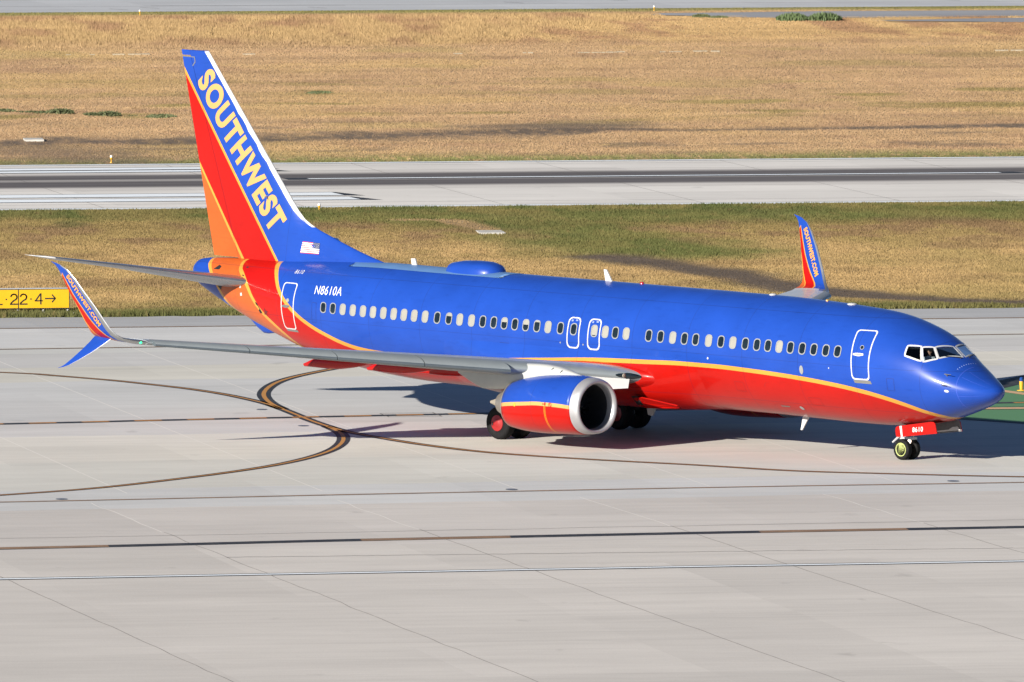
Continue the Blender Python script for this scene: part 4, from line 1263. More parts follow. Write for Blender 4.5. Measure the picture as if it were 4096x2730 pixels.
    # split scimitar winglet
    U = [(16.4, LEs(16.4), TEs(16.4), LEz(16.4), 0.0), (16.75, 23.42, 25.05, 3.545, .10), (16.98, 23.66, 25.07, 3.62, .45), (17.12, 23.86, 25.08, 3.74, .75), (17.22, 24.02, 25.12, 3.92, .95), (17.32, 24.20, 25.24, 4.2, 1.2),
         (17.46, 24.50, 25.43, 4.65, 1.27), (17.60, 24.80, 25.60, 5.05, 1.27), (17.74, 25.19, 25.80, 5.55, 1.27), (17.82, 25.47, 25.93, 5.84, 1.27), (17.86, 25.76, 26.05, 5.98, 1.27), (17.885, 26.0, 26.16, 6.05, 1.27), (17.90, 26.2, 26.24, 6.09, 1.27)]
    rg = []
    for y, a, b, z, ph in U:
        upv = Vector((0, -sg * math.sin(ph), math.cos(ph)))
        rg.append(foil_ring(P3(a, sg * y, z), P3(b, sg * y, z + .03 * (1 - ph / 1.3)), .085, up=upv, n=14))
    V, F = loft(rg); nf = len(rg[0])
    fm = [((1 if 11 <= i <= 17 and 1 <= j < 10 else 0) if j > 0 else (1 if 9 <= i <= 18 else 2)) for j in range(len(rg) - 1) for i in range(nf)] + [0, 0]
    wl = mesh("winglet", V, F, [m_wlt, m_alu, m_wingtop], jet, True, fm, 50)
    U2 = [(16.95, 24.22, 25.10, 3.62, 0), (17.10, 24.36, 25.14, 3.46, 0), (17.30, 24.78, 25.38, 3.15, 0), (17.5, 25.20, 25.60, 2.88, 0), (17.64, 25.56, 25.79, 2.68, 0), (17.70, 25.82, 25.93, 2.59, 0), (17.735, 26.02, 26.05, 2.545, 0)]
    rg = [foil_ring(P3(a, sg * y, z), P3(b, sg * y, z), .07, up=Vector((0, sg * .75, .66)), n=12) for y, a, b, z, _ in U2]
    V, F = loft(rg); nf = len(rg[0])
    fm = [(1 if 11 <= i <= 13 and j < 4 else 0) for j in range(len(rg) - 1) for i in range(nf)] + [0, 0]
    mesh("lower_winglet", V, F, [m_blue, m_white], jet, True, fm, 50)
    zs_, ys_ = [u[3] for u in U[3:]], [u[0] for u in U[3:]]
    def yb(s, z, sg=sg):
        y = float(np.interp(z, zs_, ys_)); a = float(np.interp(z, zs_, [u[1] for u in U[3:]])); b = float(np.interp(z, zs_, [u[2] for u in U[3:]]))
        x = min(1, max(0, (s - a) / (b - a))); h = 5 * .085 * (.2969 * math.sqrt(x) - .126 * x - .3516 * x * x + .2843 * x ** 3 - .1036 * x ** 4) * (b - a)
        # seen from starboard: outer face of the starboard blade, inner face of the port one
        return -(y + h + .012) if sg < 0 else y - h - .012
    b0 = Vector((25.60, 5.60)); b1 = Vector((24.52, 3.98))
    du2 = (b1 - b0).normalized(); dv2 = Vector((du2.y, -du2.x)); dv2 = -dv2 if dv2.y < 0 else dv2
    if dv2.x > 0: dv2 = -dv2
    plane_text("SOUTHWEST.COM", b0, du2, dv2, (b1 - b0).length, .185, yb, m_lettery, wl, .045, 1.10, "web_address_lettering")
    mb = MB(); mb.lathe([(.001, -.05), (.035, -.03), (.05, 0), (.035, .05), (.001, .07)], P3(23.30, sg * 16.55, 3.50), 'X', 12)
    mb.build("navigation_light", m_green if sg < 0 else m_redlens, jet)
    # static wicks/tiny lamps omitted where the photo shows none

# --- belly fairing
rg = []
for s in list(np.linspace(11.4, 16, 16)) + [17.5, 19, 20.5] + list(np.linspace(21.5, 24.6, 10)):
    A = .40 * float(ss(11.4, 15.2, s) * ss(24.6, 21.5, s))
    r = []
    for i in range(96):
        t = 2 * math.pi * i / 96
        tt = ((math.degrees(t) + 180) % 360) - 180
        if tt > 90: tt = 180 - tt
        elif tt < -90: tt = -180 - tt
        o = A * (math.exp(-((tt + 42) / 27) ** 2) + .42 / (1 + math.exp((tt + 62) / 6))) * (1 if tt < 0 else 0 ) - .012
        o *= 1 if tt < -18 else max(0.0, 1 - (tt + 18) / 12)
        if tt > -10 or o <= 0: o = -.03
        r.append(fpt(s, t, o, -1))
    rg.append(r)
V, F = loft(rg, False); mesh("belly_fairing", V, F, [m_fus], jet, True)
# red glove in front of each wing root
for sg in (-1, 1):
    rg = []
    for y, s, z, t in ((1.40, 13.25, 2.05, .125), (1.58, 13.48, 2.065, .118), (1.76, 13.76, 2.085, .11), (1.90, 14.0, 2.105, .103), (2.06, 14.315, 2.126, .0955)):
        rg.append(foil_ring(P3(s, sg * y, z), P3(TEs(2), sg * y, TEz(2)), t, n=26))
    V, F = loft(rg); mesh("wing_root_fillet", V, F, [m_red], jet, True, None, 70)
# ram air door: red wedge below the root
for sg in (-1, 1):
    mb = MB()
    q = [P3(15.0, sg * 1.42, 1.12), P3(15.0, sg * 1.72, 1.40), P3(14.55, sg * 1.74, 1.42), P3(13.25, sg * 1.42, 1.22), P3(13.25, sg * 1.30, 1.14), P3(14.6, sg * 1.46, 1.06)]
    c2 = [p + Vector((0, sg * .03, -.03)) for p in q]
    mb.add(q + c2, [tuple(range(6)), tuple(range(11, 5, -1))] + [(i, (i + 1) % 6, 6 + (i + 1) % 6, 6 + i) for i in range(6)])
    mb.add([P3(15.05, sg * 1.50, 1.12), P3(15.05, sg * 1.80, 1.43), P3(14.75, sg * 1.80, 1.44), P3(14.75, sg * 1.52, 1.12)], [(0, 1, 2, 3)], 1)
    mb.build("air_inlet_door", [m_red, m_dark], jet, False)

# --- engines
NS = [(13.62, 1.33, .855, .855, .905), (13.66, 1.335, .90, .90, .95), (13.76, 1.34, .935, .925, .99), (13.95, 1.34, .955, .945, 1.025), (14.35, 1.34, .985, .985, 1.06), (14.8, 1.34, 1.0, 1.0, 1.08), (15.5, 1.32, .985, 1.01, 1.085),
      (16.1, 1.29, .95, .99, 1.05), (16.6, 1.25, .905, .935, .985), (17.0, 1.21, .86, .865, .91), (17.36, 1.17, .80, .775, .82)]
def nring(s, zc, rtp, rbt, ry, yc, n=56):
    r = []
    for i in range(n):
        t = 2 * math.pi * i / n
        c, q = math.cos(t), math.sin(t)
        e = .90 if q < 0 else 1.0
        r.append(P3(s, yc + ry * math.copysign(abs(c) ** e, c), zc + (rtp if q > 0 else rbt) * math.copysign(abs(q) ** e, q)))
    return r
def dense_ns():
    S_ = [a[0] for a in NS]; out = []
    for s in np.concatenate([np.linspace(13.95, 17.36, 26)]):
        out.append((s,) + tuple(float(pchip(S_, [a[k] for a in NS], np.array([s]))[0]) for k in range(1, 5)))
    return out
for sg in (-1, 1):
    yc = sg * 4.83
    D_ = dense_ns()
    V, F = loft([nring(*d, yc) for d in D_], False)
    cowl = mesh("engine_cowl", V, F, [m_nac], jet, True)
    md = cowl.modifiers.new("thick", 'SOLIDIFY'); md.thickness = .03; md.offset = -1
    # lip and inlet duct
    lipS = [(13.95, 1.34, .955, .945, 1.025), (13.80, 1.34, .942, .932, 1.0), (13.70, 1.338, .918, .912, .97), (13.645, 1.335, .885, .885, .935), (13.62, 1.333, .850, .850, .895), (13.63, 1.33, .810, .810, .85), (13.68, 1.325, .775, .775, .80), (13.80, 1.32, .745, .745, .755), (13.93, 1.32, .735, .735, .74)]
    V, F = loft([nring(*d, yc) for d in lipS], False); mesh("inlet_lip", V, F, [m_lip], jet, True)
    V, F = loft([nring(s, z, r, r, r, yc) for s, z, r in ((13.93, 1.32, .737), (14.2, 1.32, .745), (14.55, 1.32, .775), (14.75, 1.32, .785), (15.1, 1.32, .785))], False)
    mesh("inlet_duct", V, F, [m_inlet], jet, True)
    mb = MB()
    for b in range(24):
        t = 2 * math.pi * b / 24
        c, q = math.cos(t), math.sin(t)
        def bp(r, da, ds): return P3(14.72 + ds, yc + r * math.cos(t + da), 1.32 + r * math.sin(t + da))
        mb.add([bp(.22, -.12, 0), bp(.22, .14, .1), bp(.5, .16, .14), bp(.77, .17, .17), bp(.77, -.02, 0), bp(.5, -.06, 0)], [(0, 1, 2, 3, 4, 5)])
    mb.build("fan_blades", m_fan, jet, False)
    mb = MB(); mb.lathe([(.0005, .40), (.06, .32), (.13, .18), (.2, .03), (.24, -.1)], P3(14.70, yc, 1.32), 'X', 28)
    mb.lathe([(.786, 0), (.0005, -.01)], P3(15.08, yc, 1.32), 'X', 32, 1)
    mb.build("spinner", [m_inlet, m_dark], jet)
    # exhaust
    mb = MB()
    mb.lathe([(.80, .04), (.785, -.10), (.765, -.10), (.74, .3)], P3(17.34, yc, 1.17), 'X', 48, 0)
    mb.lathe([(.72, .0), (.715, -.02), (.50, -.45), (.38, -.78), (.345, -.86), (.33, -.80)], P3(17.25, yc, 1.17), 'X', 40, 0)
    mb.lathe([(.27, .0), (.22, -.22), (.12, -.46), (.07, -.62), (.05, -.70), (.001, -.71)], P3(17.95, yc, 1.17), 'X', 32, 1)
    mb.lathe([(.79, .0), (.001, .01)], P3(17.22, yc, 1.17), 'X', 32, 2)
    mb.build("exhaust_nozzle", [m_hot, m_core, m_dark], jet)
    # pylon
    rg = []
    for s, zt_, zl_, hw in ((14.35, 2.32, 2.15, .05), (14.6, 2.385, 2.15, .13), (14.95, 2.475, 2.1, .20), (15.35, 2.555, 2.05, .235), (15.9, 2.60, 2.0, .25), (16.4, 2.60, 1.95, .255), (16.95, 2.58, 1.9, .255), (17.4, 2.56, 1.72, .25), (18.2, 2.50, 1.62, .23), (19.0, 2.45, 1.60, .19), (19.6, 2.42, 1.80, .13), (20.2, 2.40, 2.05, .05)):
        r = []
        for i in range(24):
            t = 2 * math.pi * i / 24; e = .7
            r.append(P3(s, yc + hw * math.copysign(abs(math.cos(t)) ** e, math.cos(t)), (zt_ + zl_) / 2 + (zt_ - zl_) / 2 * math.copysign(abs(math.sin(t)) ** .8, math.sin(t))))
        rg.append(r)
    V, F = loft(rg); pyl = mesh("engine_pylon", V, F, [m_pylon], jet, True, None, 60)
    mb = MB()
    for s, z in ((15.56, 2.50), (15.15, 2.44)): mb.tube(P3(s + .04, yc - .215, z - .06), P3(s - .05, yc - .20, z + .02), .012, .012, 6)
    mb.build("pylon_vent", m_black, pyl, False)
    # strake and decals
    def nsurf(s, z, off):
        S_ = [a[0] for a in NS]
        zc, rtp, rbt, ry = (float(pchip(S_, [a[k] for a in NS], np.array([s]))[0]) for k in range(1, 5))
        q = (z - zc) / (rtp if z > zc else rbt); e = .90 if z < zc else 1.0
        q = math.copysign(abs(q) ** (1 / e), q); c = math.sqrt(max(0, 1 - q * q))
        return P3(s, yc - (ry * abs(c) ** e + off), z)
    if sg < 0:
        mb = MB(); nn = 22
        o = [(15.0 - .0 - .20 + .075 * math.cos(2 * math.pi * i / nn), 1.375 + .085 * math.sin(2 * math.pi * i / nn)) for i in range(nn)]
        i_ = [(14.80 + .057 * math.cos(2 * math.pi * i / nn), 1.375 + .066 * math.sin(2 * math.pi * i / nn)) for i in range(nn)]
        mb.add([nsurf(s, z, .006) for s, z in o] + [nsurf(s, z, .006) for s, z in i_], [(i, (i + 1) % nn, nn + (i + 1) % nn, nn + i) for i in range(nn)])
        mb.add([nsurf(s, z, .006) for s, z in ((14.835, 1.425), (14.815, 1.435), (14.765, 1.325), (14.785, 1.315))], [(0, 1, 2, 3)])
        mb.add([nsurf(s, z, .007) for s, z in ((14.81, 1.40), (14.79, 1.41), (14.785, 1.345), (14.81, 1.345))], [(0, 1, 2, 3)])
        mb.add([nsurf(s, z, .006) for s, z in ((15.13, 1.43), (15.11, 1.40), (15.06, 1.41), (15.06, 1.45), (15.01, 1.45), (14.995, 1.40), (15.01, 1.34), (15.05, 1.34), (15.06, 1.38), (15.11, 1.38), (15.13, 1.35), (15.145, 1.39))], [tuple(range(12))])
        mb.build("warning_decal", m_red, cowl, False)
        mb = MB(); mb.add([nsurf(16.55 + .055 * math.cos(t), 1.27 + .065 * math.sin(t), .006) for t in np.linspace(0, 2 * math.pi, 16, endpoint=False)], [tuple(range(16))])
        mb.build("access_cover", m_amber, cowl, False)
    mb = MB()
    q = [nsurf(14.75, 2.06, -.01), nsurf(15.35, 2.00, -.01), nsurf(15.9, 1.90, -.01)]
    # nacelle chine on the inboard shoulder
    qq = [Vector((p.x, 2 * yc - p.y, p.z)) if sg < 0 else p for p in q]
    outw = Vector((0, .22 if sg < 0 else -.22, .16))
    mb.add([qq[0], qq[1], qq[2], qq[2] + outw * .75, qq[1] + outw * .8], [(0, 1, 4), (1, 2, 3, 4)])
    ch = mb.build("nacelle_chine", m_blue, jet, False)
    md = ch.modifiers.new("thick", 'SOLIDIFY'); md.thickness = .02

# --- tailplane
for sg in (-1, 1):
    T = [(.45, 34.25, 37.75, 4.02, .135), (.95, 34.62, 37.85, 4.09, .135), (2.5, 35.52, 38.20, 4.34, .12), (4.5, 36.68, 38.69, 4.67, .09), (6.4, 37.78, 39.16, 4.95, .085), (6.85, 38.08, 39.28, 5.02, .08), (7.05, 38.35, 39.34, 5.055, .06), (7.16, 38.75, 39.38, 5.075, .03)]
    rg = [foil_ring(P3(a, sg * y, z), P3(b, sg * y, z + .01), t, n=18) for y, a, b, z, t in T]
    V, F = loft(rg); nf = len(rg[0])
    fm = [(1 if 12 <= i <= 23 else 0) if j < 5 else 2 for j in range(len(rg) - 1) for i in range(nf)] + [0, 2]
    mesh("tailplane", V, F, [m_wingtop, m_alu, m_white], jet, True, fm, 50)
    mb = MB()   # gap plate where the tailplane meets the hull
    mb.add([fpt(s, th_of(s, z), .008, sg) for s, z in ((34.98, 4.60), (34.86, 4.60), (34.88, 4.28), (34.98, 4.30))], [(0, 1, 2, 3)])
    mb.add([fpt(s, th_of(s, z), .008, sg) for s, z in ((36.75, 4.42), (36.42, 4.42), (36.34, 4.52), (36.5, 4.58))], [(0, 1, 2, 3)])
    mb.add([fpt(s, th_of(s, z), .008, sg) for s, z in ((36.4, 3.86), (36.1, 3.88), (36.2, 3.72))], [(0, 1, 2)])
    mb.add([fpt(s, th_of(s, z), .008, sg) for s, z in ((34.06, 3.46), (33.93, 3.42), (33.68, 3.08), (33.84, 3.07))], [(0, 1, 2, 3)])
    mb.build("tail_opening", m_dark, jet, False)
    mb = MB(); mb.add([fpt(s, th_of(s, z), .008, sg) for s, z in ((35.02, 3.96), (34.93, 3.98), (34.83, 3.62), (34.95, 3.60))], [(0, 1, 2, 3)])
    mb.build("trim_scale", m_white, jet, False)
    mb = MB(); mb.add([fpt(s, th_of(s, z), .008, sg) for s, z in ((33.5, 3.27), (33.42, 3.18), (33.28, 3.16), (33.40, 3.10), (33.36, 2.98), (33.46, 3.06), (33.56, 3.02), (33.53, 3.14))], [tuple(range(8))])
    mb.build("outflow_stain", pmat("soot_stain", (0.10, 0.008, 0.008), .7), jet, False)
# tail cone exhaust and light
mb = MB(); mb.lathe([(.27, .05), (.29, -.06), (.25, -.08), (.22, .1)], P3(38.06, 0, 4.20), 'X', 28)
mb.lathe([(.255, 0), (.001, .02)], P3(38.09, 0, 4.20), 'X', 28, 1)
mb.build("exhaust_ring", [m_hot, m_dark], jet)
mb = MB(); mb.lathe([(.001, -.14), (.03, -.10), (.03, 0), (.015, .06)], P3(38.10, 0, 4.47), 'X', 12)
mb.build("tail_light", m_white, jet)
mb = MB()
rg = []
for s, zl_, hw in ((35.5, 2.74, .05), (35.1, 2.45, .12), (34.75, 2.26, .15), (34.5, 2.25, .15), (34.2, 2.29, .13), (33.9, 2.33, .06)):
    zt_ = fus(s)[1] + .25
    rg.append([P3(s, hw * math.cos(2 * math.pi * i / 14), (zt_ + zl_) / 2 + (zt_ - zl_) / 2 * math.sin(2 * math.pi * i / 14)) for i in range(14)])
V, F = loft(rg); mesh("tail_skid", V, F, [m_blue], jet, True, None, 60)

# --- things on the crown and belly
rg = []
for s, hw, zt_ in ((25.46, .06, 5.02), (25.41, .34, 5.16), (25.2, .53, 5.285), (24.75, .62, 5.36), (24.2, .64, 5.385), (23.65, .61, 5.375), (23.28, .48, 5.30), (23.07, .30, 5.17), (23.0, .06, 5.02)):
    zb0 = 4.80
    rg.append([P3(s, hw * math.copysign(abs(math.cos(2 * math.pi * i / 28)) ** .8, math.cos(2 * math.pi * i / 28)), (zb0 if math.sin(2 * math.pi * i / 28) < 0 else zb0 + (zt_ - zb0) * abs(math.sin(2 * math.pi * i / 28)) ** .62)) for i in range(28)])
V, F = loft(rg); mesh("antenna_dome", V, F, [m_blue], jet, True, None, 60)
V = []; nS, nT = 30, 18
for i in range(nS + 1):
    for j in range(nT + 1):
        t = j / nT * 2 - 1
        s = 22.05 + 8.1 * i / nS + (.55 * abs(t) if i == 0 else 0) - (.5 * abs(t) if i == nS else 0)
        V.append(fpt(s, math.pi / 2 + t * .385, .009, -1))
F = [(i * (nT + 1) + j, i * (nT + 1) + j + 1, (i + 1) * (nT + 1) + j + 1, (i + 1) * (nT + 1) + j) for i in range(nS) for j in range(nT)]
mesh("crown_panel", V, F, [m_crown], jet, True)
def blade(name, pts, th, mat, y=0.0):
    q = [P3(s, y - th / 2, z) for s, z in pts]; r = [P3(s, y + th / 2, z) for s, z in pts]; n = len(q)
    return mesh(name, q + r, [tuple(range(n))[::-1], tuple(range(n, 2 * n))] + [(i, (i + 1) % n, n + (i + 1) % n, n + i) for i in range(n)], [mat], jet, False)
blade("blade_antenna", [(27.42, 5.28), (27.23, 5.29), (27.12, 5.0), (27.38, 5.0)], .05, m_white)
blade("blade_antenna", [(18.12, 5.43), (17.99, 5.42), (17.69, 4.98), (18.02, 4.98)], .05, m_white)
blade("blade_antenna", [(8.91, .60), (8.84, .60), (8.52, 1.10), (8.80, 1.12)], .05, m_white)
blade("drain_mast", [(16.22, .60), (16.02, .58), (15.82, .95), (16.3, .95)], .06, m_white, .25)
mb = MB(); mb.lathe([(.075, -.05), (.075, .02), (.055, .06), (.001, .075)], P3(16.33, 0, 5.03), 'Z', 16); mb.build("beacon_light", m_redlens, jet)
for s, r, mt in ((10.25, .13, m_white), (7.77, .05, m_amber), (6.65, .16, m_white)):
    zt_ = fus(s)[0]
    mb = MB(); mb.lathe([(r, -.04), (r, .015), (r * .7, .04), (.001, .05)], P3(s, 0, zt_), 'Z', 16); mb.build("crown_fitting", mt, jet)
# static port plates, probes and little lamps on the side
for s, z, r, mt in ((7.165, 2.812, .085, m_frame), (7.80, 1.47, .085, m_frame), (1.334, 2.446, .075, m_white)):
    t0 = th_of(s, z); disc("static_port_plate", lambda x, y: arc(s - x, t0, y, .012), r, mt, jet, r * (1.6 if 5 < s < 7.5 else 1.15))
for s, z, r in ((11.432, 2.93, .035), (5.917, 2.95, .022)):
    t0 = th_of(s, z); disc("side_lamp", lambda x, y: arc(s - x, t0, y, .012), r, m_white, jet)
for s, z in ((18.32, 3.03), (17.24, 3.026)):
    t0 = th_of(s, z); disc("fuselage_port", lambda x, y: arc(s - x, t0, y, .012), .028, m_frame, jet)
for z in (2.93, 2.63):
    mb = MB(); p = onhull(1.42, z, 0); q = onhull(1.42, z, .10)
    mb.tube(p, q, .03, .02, 8); mb.tube(q + Vector((-.05, 0, .0)), q + Vector((.24, .0, 0)), .018, .009, 8)
    mb.build("pitot_probe", m_alu, jet)
# radome joint: a faint pale band and conductor strips
mb = MB()
for t in np.linspace(-1.5, 1.45, 40):
    s = 1.02 + .10 * math.sin(t)
    for sd2 in (-1,):
        a, b = t, t + .078
        V = [fpt(1.02 + .10 * math.sin(a), a, .004, sd2), fpt(1.02 + .10 * math.sin(b), b, .004, sd2), fpt(1.032 + .10 * math.sin(b), b, .004, sd2), fpt(1.032 + .10 * math.sin(a), a, .004, sd2)]
        mb.add(V, [(0, 1, 2, 3)])
for t in (1.15, .72, -.25, -.75):
    for k in range(9):
        s0, s1 = .25 + .085 * k, .25 + .085 * (k + 1)
        mb.add([fpt(s0, t, .004), fpt(s1, t, .004), fpt(s1, t + .012, .004), fpt(s0, t + .012 , .004)], [(0, 1, 2, 3)])
mb.build("radome_joint", paint("radome_joint_blue", (0.05, 0.09, 0.45)), jet, False)
mb = MB()
for i in range(9):
    t = .95 + .10 * i
    mb.add([fpt(1.30 + .02 * math.cos(2 * math.pi * k / 8), t + .012 * math.sin(2 * math.pi * k / 8), .005) for k in range(8)], [tuple(range(8))])
mb.build("fastener_row", pmat("fastener_pale", (.30, .38, .68), .4), jet, False)

# --- landing gear
def wheel(c, r, w, hub_r, hub_mat, parent, side, hub_depth):
    """c: axle point of the wheel; side: which way its outer face looks"""
    mb = MB(); h = w / 2
    pr = [(hub_r, -h * .80), (hub_r * 1.08, -h * .96), (r * .80, -h), (r * .93, -h * .86), (r * .985, -h * .60)]
    for g in (-.36, -.12, .12, .36): pr += [(r, h * (g - .07)), (r * .985, h * (g - .02)), (r * .985, h * (g + .02)), (r, h * (g + .07))]
    pr += [(r * .985, h * .60), (r * .93, h * .86), (r * .80, h), (hub_r * 1.08, h * .96), (hub_r, h * .80)]
    mb.lathe(pr, c, 'Y', 48)
    wl_ = mb.build("wheel", m_tyre, parent, True, 60)
    mb = MB(); d = side * h
    if hub_mat is m_hubred:
        mb.lathe([(hub_r * 1.02, d * .80), (hub_r * 1.0, d * .97), (hub_r * .93, d * .99), (hub_r * .55, d * 1.02), (hub_r * .42, d * 1.10), (hub_r * .16, d * 1.14), (.001, d * 1.14)], c, 'Y', 36, 0)
        mb.box(Vector(c) + Vector((-hub_r * .72, d * 1.03, -hub_r * .1)), (.05, .03, .12), 1)
    else:
        mb.lathe([(hub_r * 1.03, d * .80), (hub_r * 1.0, d * .98), (hub_r * .90, d * .95), (hub_r * .84, d * .55), (hub_r * .50, d * .50), (hub_r * .28, d * .62), (hub_r * .22, d * .66)], c, 'Y', 36, 0)
        mb.lathe([(hub_r * .23, d * .5), (hub_r * .22, d * .74), (hub_r * .08, d * .78), (.001, d * .78)], c, 'Y', 16, 1)
        for k in range(14):
            t = 2 * math.pi * k / 14
            mb.lathe([(.013, d * .53), (.001, d * .575)], Vector(c) + Vector((hub_r * .68 * math.cos(t), 0, hub_r * .68 * math.sin(t))), 'Y', 8, 1)
    mb.build("hub_cap", [hub_mat, m_black], wl_, True, 40)
    return wl_
GZ = lambda s: -TILT * s
for sg in (-1, 1):
    s0 = 19.72
    for dy in (-.43, .43):
        side = 1 if dy > 0 else -1
        wheel(P3(s0, sg * 2.86 + dy, GZ(s0) + .555), .56, .40, .27, m_hubred, jet, side, .1)
    mb = MB(); a = P3(s0, sg * 2.86, GZ(s0) + .555)
    mb.tube(P3(s0, sg * 2.86 - .55, a.z), P3(s0, sg * 2.86 + .55, a.z), .07, .07, 12)
    mb.tube(a, P3(s0 - .05, sg * 2.84, 1.25), .10, .10, 14); mb.tube(P3(s0 - .05, sg * 2.84, 1.2), P3(s0 - .1, sg * 2.8, 2.2), .14, .15, 14)
    mb.tube(P3(s0, sg * 2.8, 1.3), P3(s0, sg * 1.5, 1.75), .07, .07, 10)
    mb.tube(P3(s0 + .12, sg * 2.86, .55), P3(s0 + .42, sg * 2.86, .95), .04, .04, 8); mb.tube(P3(s0 + .42, sg * 2.86, .95), P3(s0 + .1, sg * 2.86, 1.4), .04, .04, 8)
    mb.build("main_gear_leg", m_strut, jet)
s0 = 4.12
for dy in (-.21, .21):
    wheel(P3(s0, dy, GZ(s0) + .345), .345, .215, .222, m_hubgrn, jet, 1 if dy > 0 else -1, .08)
mb = MB(); a = P3(s0, 0, GZ(s0) + .345)
mb.tube(P3(s0, -.2, a.z), P3(s0, .2, a.z), .04, .04, 10); mb.tube(a, P3(s0 - .02, 0, .8), .055, .055, 12); mb.tube(P3(s0 - .02, 0, .70), P3(s0 - .1, 0, 1.35), .085, .09, 12)
mb.tube(P3(s0 + .06, -.05, .66), P3(s0 + .46, -.06, .46), .03, .03, 8); mb.tube(P3(s0 + .46, -.06, .46), P3(s0 + .12, -.03, .33), .03, .03, 8)
mb.tube(P3(s0 + .44, -.22, .50), P3(s0 + .18, -.17, .72), .035, .05, 8)
mb.tube(P3(s0 - .25, 0, .72), P3(s0 - .6, 0, 1.2), .04, .04, 8); mb.box(P3(s0 - .05, 0, .66), (.5, .3, .08))
mb.build("nose_gear_leg", m_strut, jet)
mb = MB(); mb.lathe([(.001, .09), (.06, .085), (.085, .07)], P3(s0 - .03, 0.0, .555), 'X', 20, 0); mb.lathe([(.085, .07), (.09, .0), (.06, -.06), (.001, -.08)], P3(s0 - .03, 0.0, .555), 'X', 20, 1)
mb.build("taxi_light", [m_lamp, m_strut], jet)
for sg in (-1, 1):
    O = [(4.06, .80), (4.085, .95), (4.06, 1.05), (3.98, 1.095), (2.50, 1.335), (2.38, 1.33), (2.31, 1.26), (2.235, .965), (3.96, .735), (4.03, .745)]
    y = sg * .60
    q = [P3(s, y - .012 * sg, z) for s, z in O]; r = [P3(s, y + .018 * sg, z) for s, z in O]; n = len(O)
    mb = MB()
    mb.add(q + r, [tuple(range(n)), tuple(range(n, 2 * n))[::-1]] + [(i, (i + 1) % n, n + (i + 1) % n, n + i) for i in range(n)], 0)
    fmx = [1, 0] + [0] * n; mb.m = fmx
    nd = mb.build("nose_gear_door", [m_red, m_doorin], jet, False)
    if sg < 0:
        lettering("8610", lambda u, v: P3(3.315 - .465 * u, y - .024, .935 + .055 * u + v * .165), m_letterw, nd, .012, 1.12, "fleet_number")
        mb = MB(); mb.add([P3(s, y - .022, z) for s, z in ((3.90, 1.105), (3.80, 1.12), (3.745, .765), (3.825, .755))], [(0, 1, 2, 3)]); mb.build("door_stripe", m_white, nd, False)
    else:
        mb = MB()
        mb.add([P3(s, y - .03, z) for s, z in ((3.4, .86), (2.28, 1.01), (2.40, 1.12), (2.62, 1.09), (2.8, .99), (3.4, .905))], [tuple(range(6))])
        mb.build("door_inner_rib", m_white, nd, False)
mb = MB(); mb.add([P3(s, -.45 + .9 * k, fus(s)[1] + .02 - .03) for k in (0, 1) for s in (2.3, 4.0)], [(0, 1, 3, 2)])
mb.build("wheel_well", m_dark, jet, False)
# cargo door outline on the belly, small service marks
def outline(pts, w, mat, name):
    mb = MB()
    for (s1, z1), (s2, z2) in zip(pts[:-1], pts[1:]):
        mb.add([onhull(s1, z1, .004), onhull(s2, z2, .004), onhull(s2 + w, z2 - w * .3, .004), onhull(s1 + w, z1 - w * .3, .004)], [(0, 1, 2, 3)])
    return mb.build(name, mat, jet, False)
m_seam = pmat("seam_dark_red", (0.16, 0.006, 0.008), .5)
outline([(9.05, 1.22), (8.98, 1.5), (9.0, 1.9), (9.02, 2.18), (8.92, 2.28), (8.75, 2.30)], .016, m_seam, "cargo_door_seam")
mb = MB(); mb.add([onhull(s, z, .006) for s, z in ((8.75, 1.50), (8.35, 1.50), (8.35, 1.46), (8.75, 1.46))], [(0, 1, 2, 3)]); mb.build("cargo_door_handle", m_grey, jet, False)

def hatch(name, s0, z0, ws, hz, mat, w=.012):
    pts = [(s0 - ws, z0 + hz), (s0 + ws, z0 + hz), (s0 + ws, z0 - hz), (s0 - ws, z0 - hz), (s0 - ws, z0 + hz)]
    mb = MB()
    for (s1, z1), (s2, z2) in zip(pts[:-1], pts[1:]):
        dx, dz = (0, w) if z1 == z2 else (w, 0)
        n = 4
        for k in range(n):
            a, b = k / n, (k + 1) / n
            p1 = (s1 + (s2 - s1) * a, z1 + (z2 - z1) * a); p2 = (s1 + (s2 - s1) * b, z1 + (z2 - z1) * b)
            mb.add([onhull(p1[0], p1[1], .005), onhull(p2[0], p2[1], .005), onhull(p2[0] + dx, p2[1] + dz, .005), onhull(p1[0] + dx, p1[1] + dz, .005)], [(0, 1, 2, 3)])
    return mb.build(name, mat, jet, False)
m_seamb = pmat("seam_dark_blue", (0.006, 0.016, 0.11), .5)
hatch("hatch_outline", 30.55, 3.30, .12, .34, m_seamb); hatch("hatch_outline", 10.2, 2.05, .20, .16, m_seam); hatch("hatch_outline", 6.9, 1.75, .26, .13, m_seam)
hatch("hatch_outline", 3.35, 2.55, .14, .20, m_seamb); hatch("hatch_outline", 27.2, 2.0, .3, .12, m_seam); hatch("hatch_outline", 21.0, 2.75, .22, .10, m_seamb)
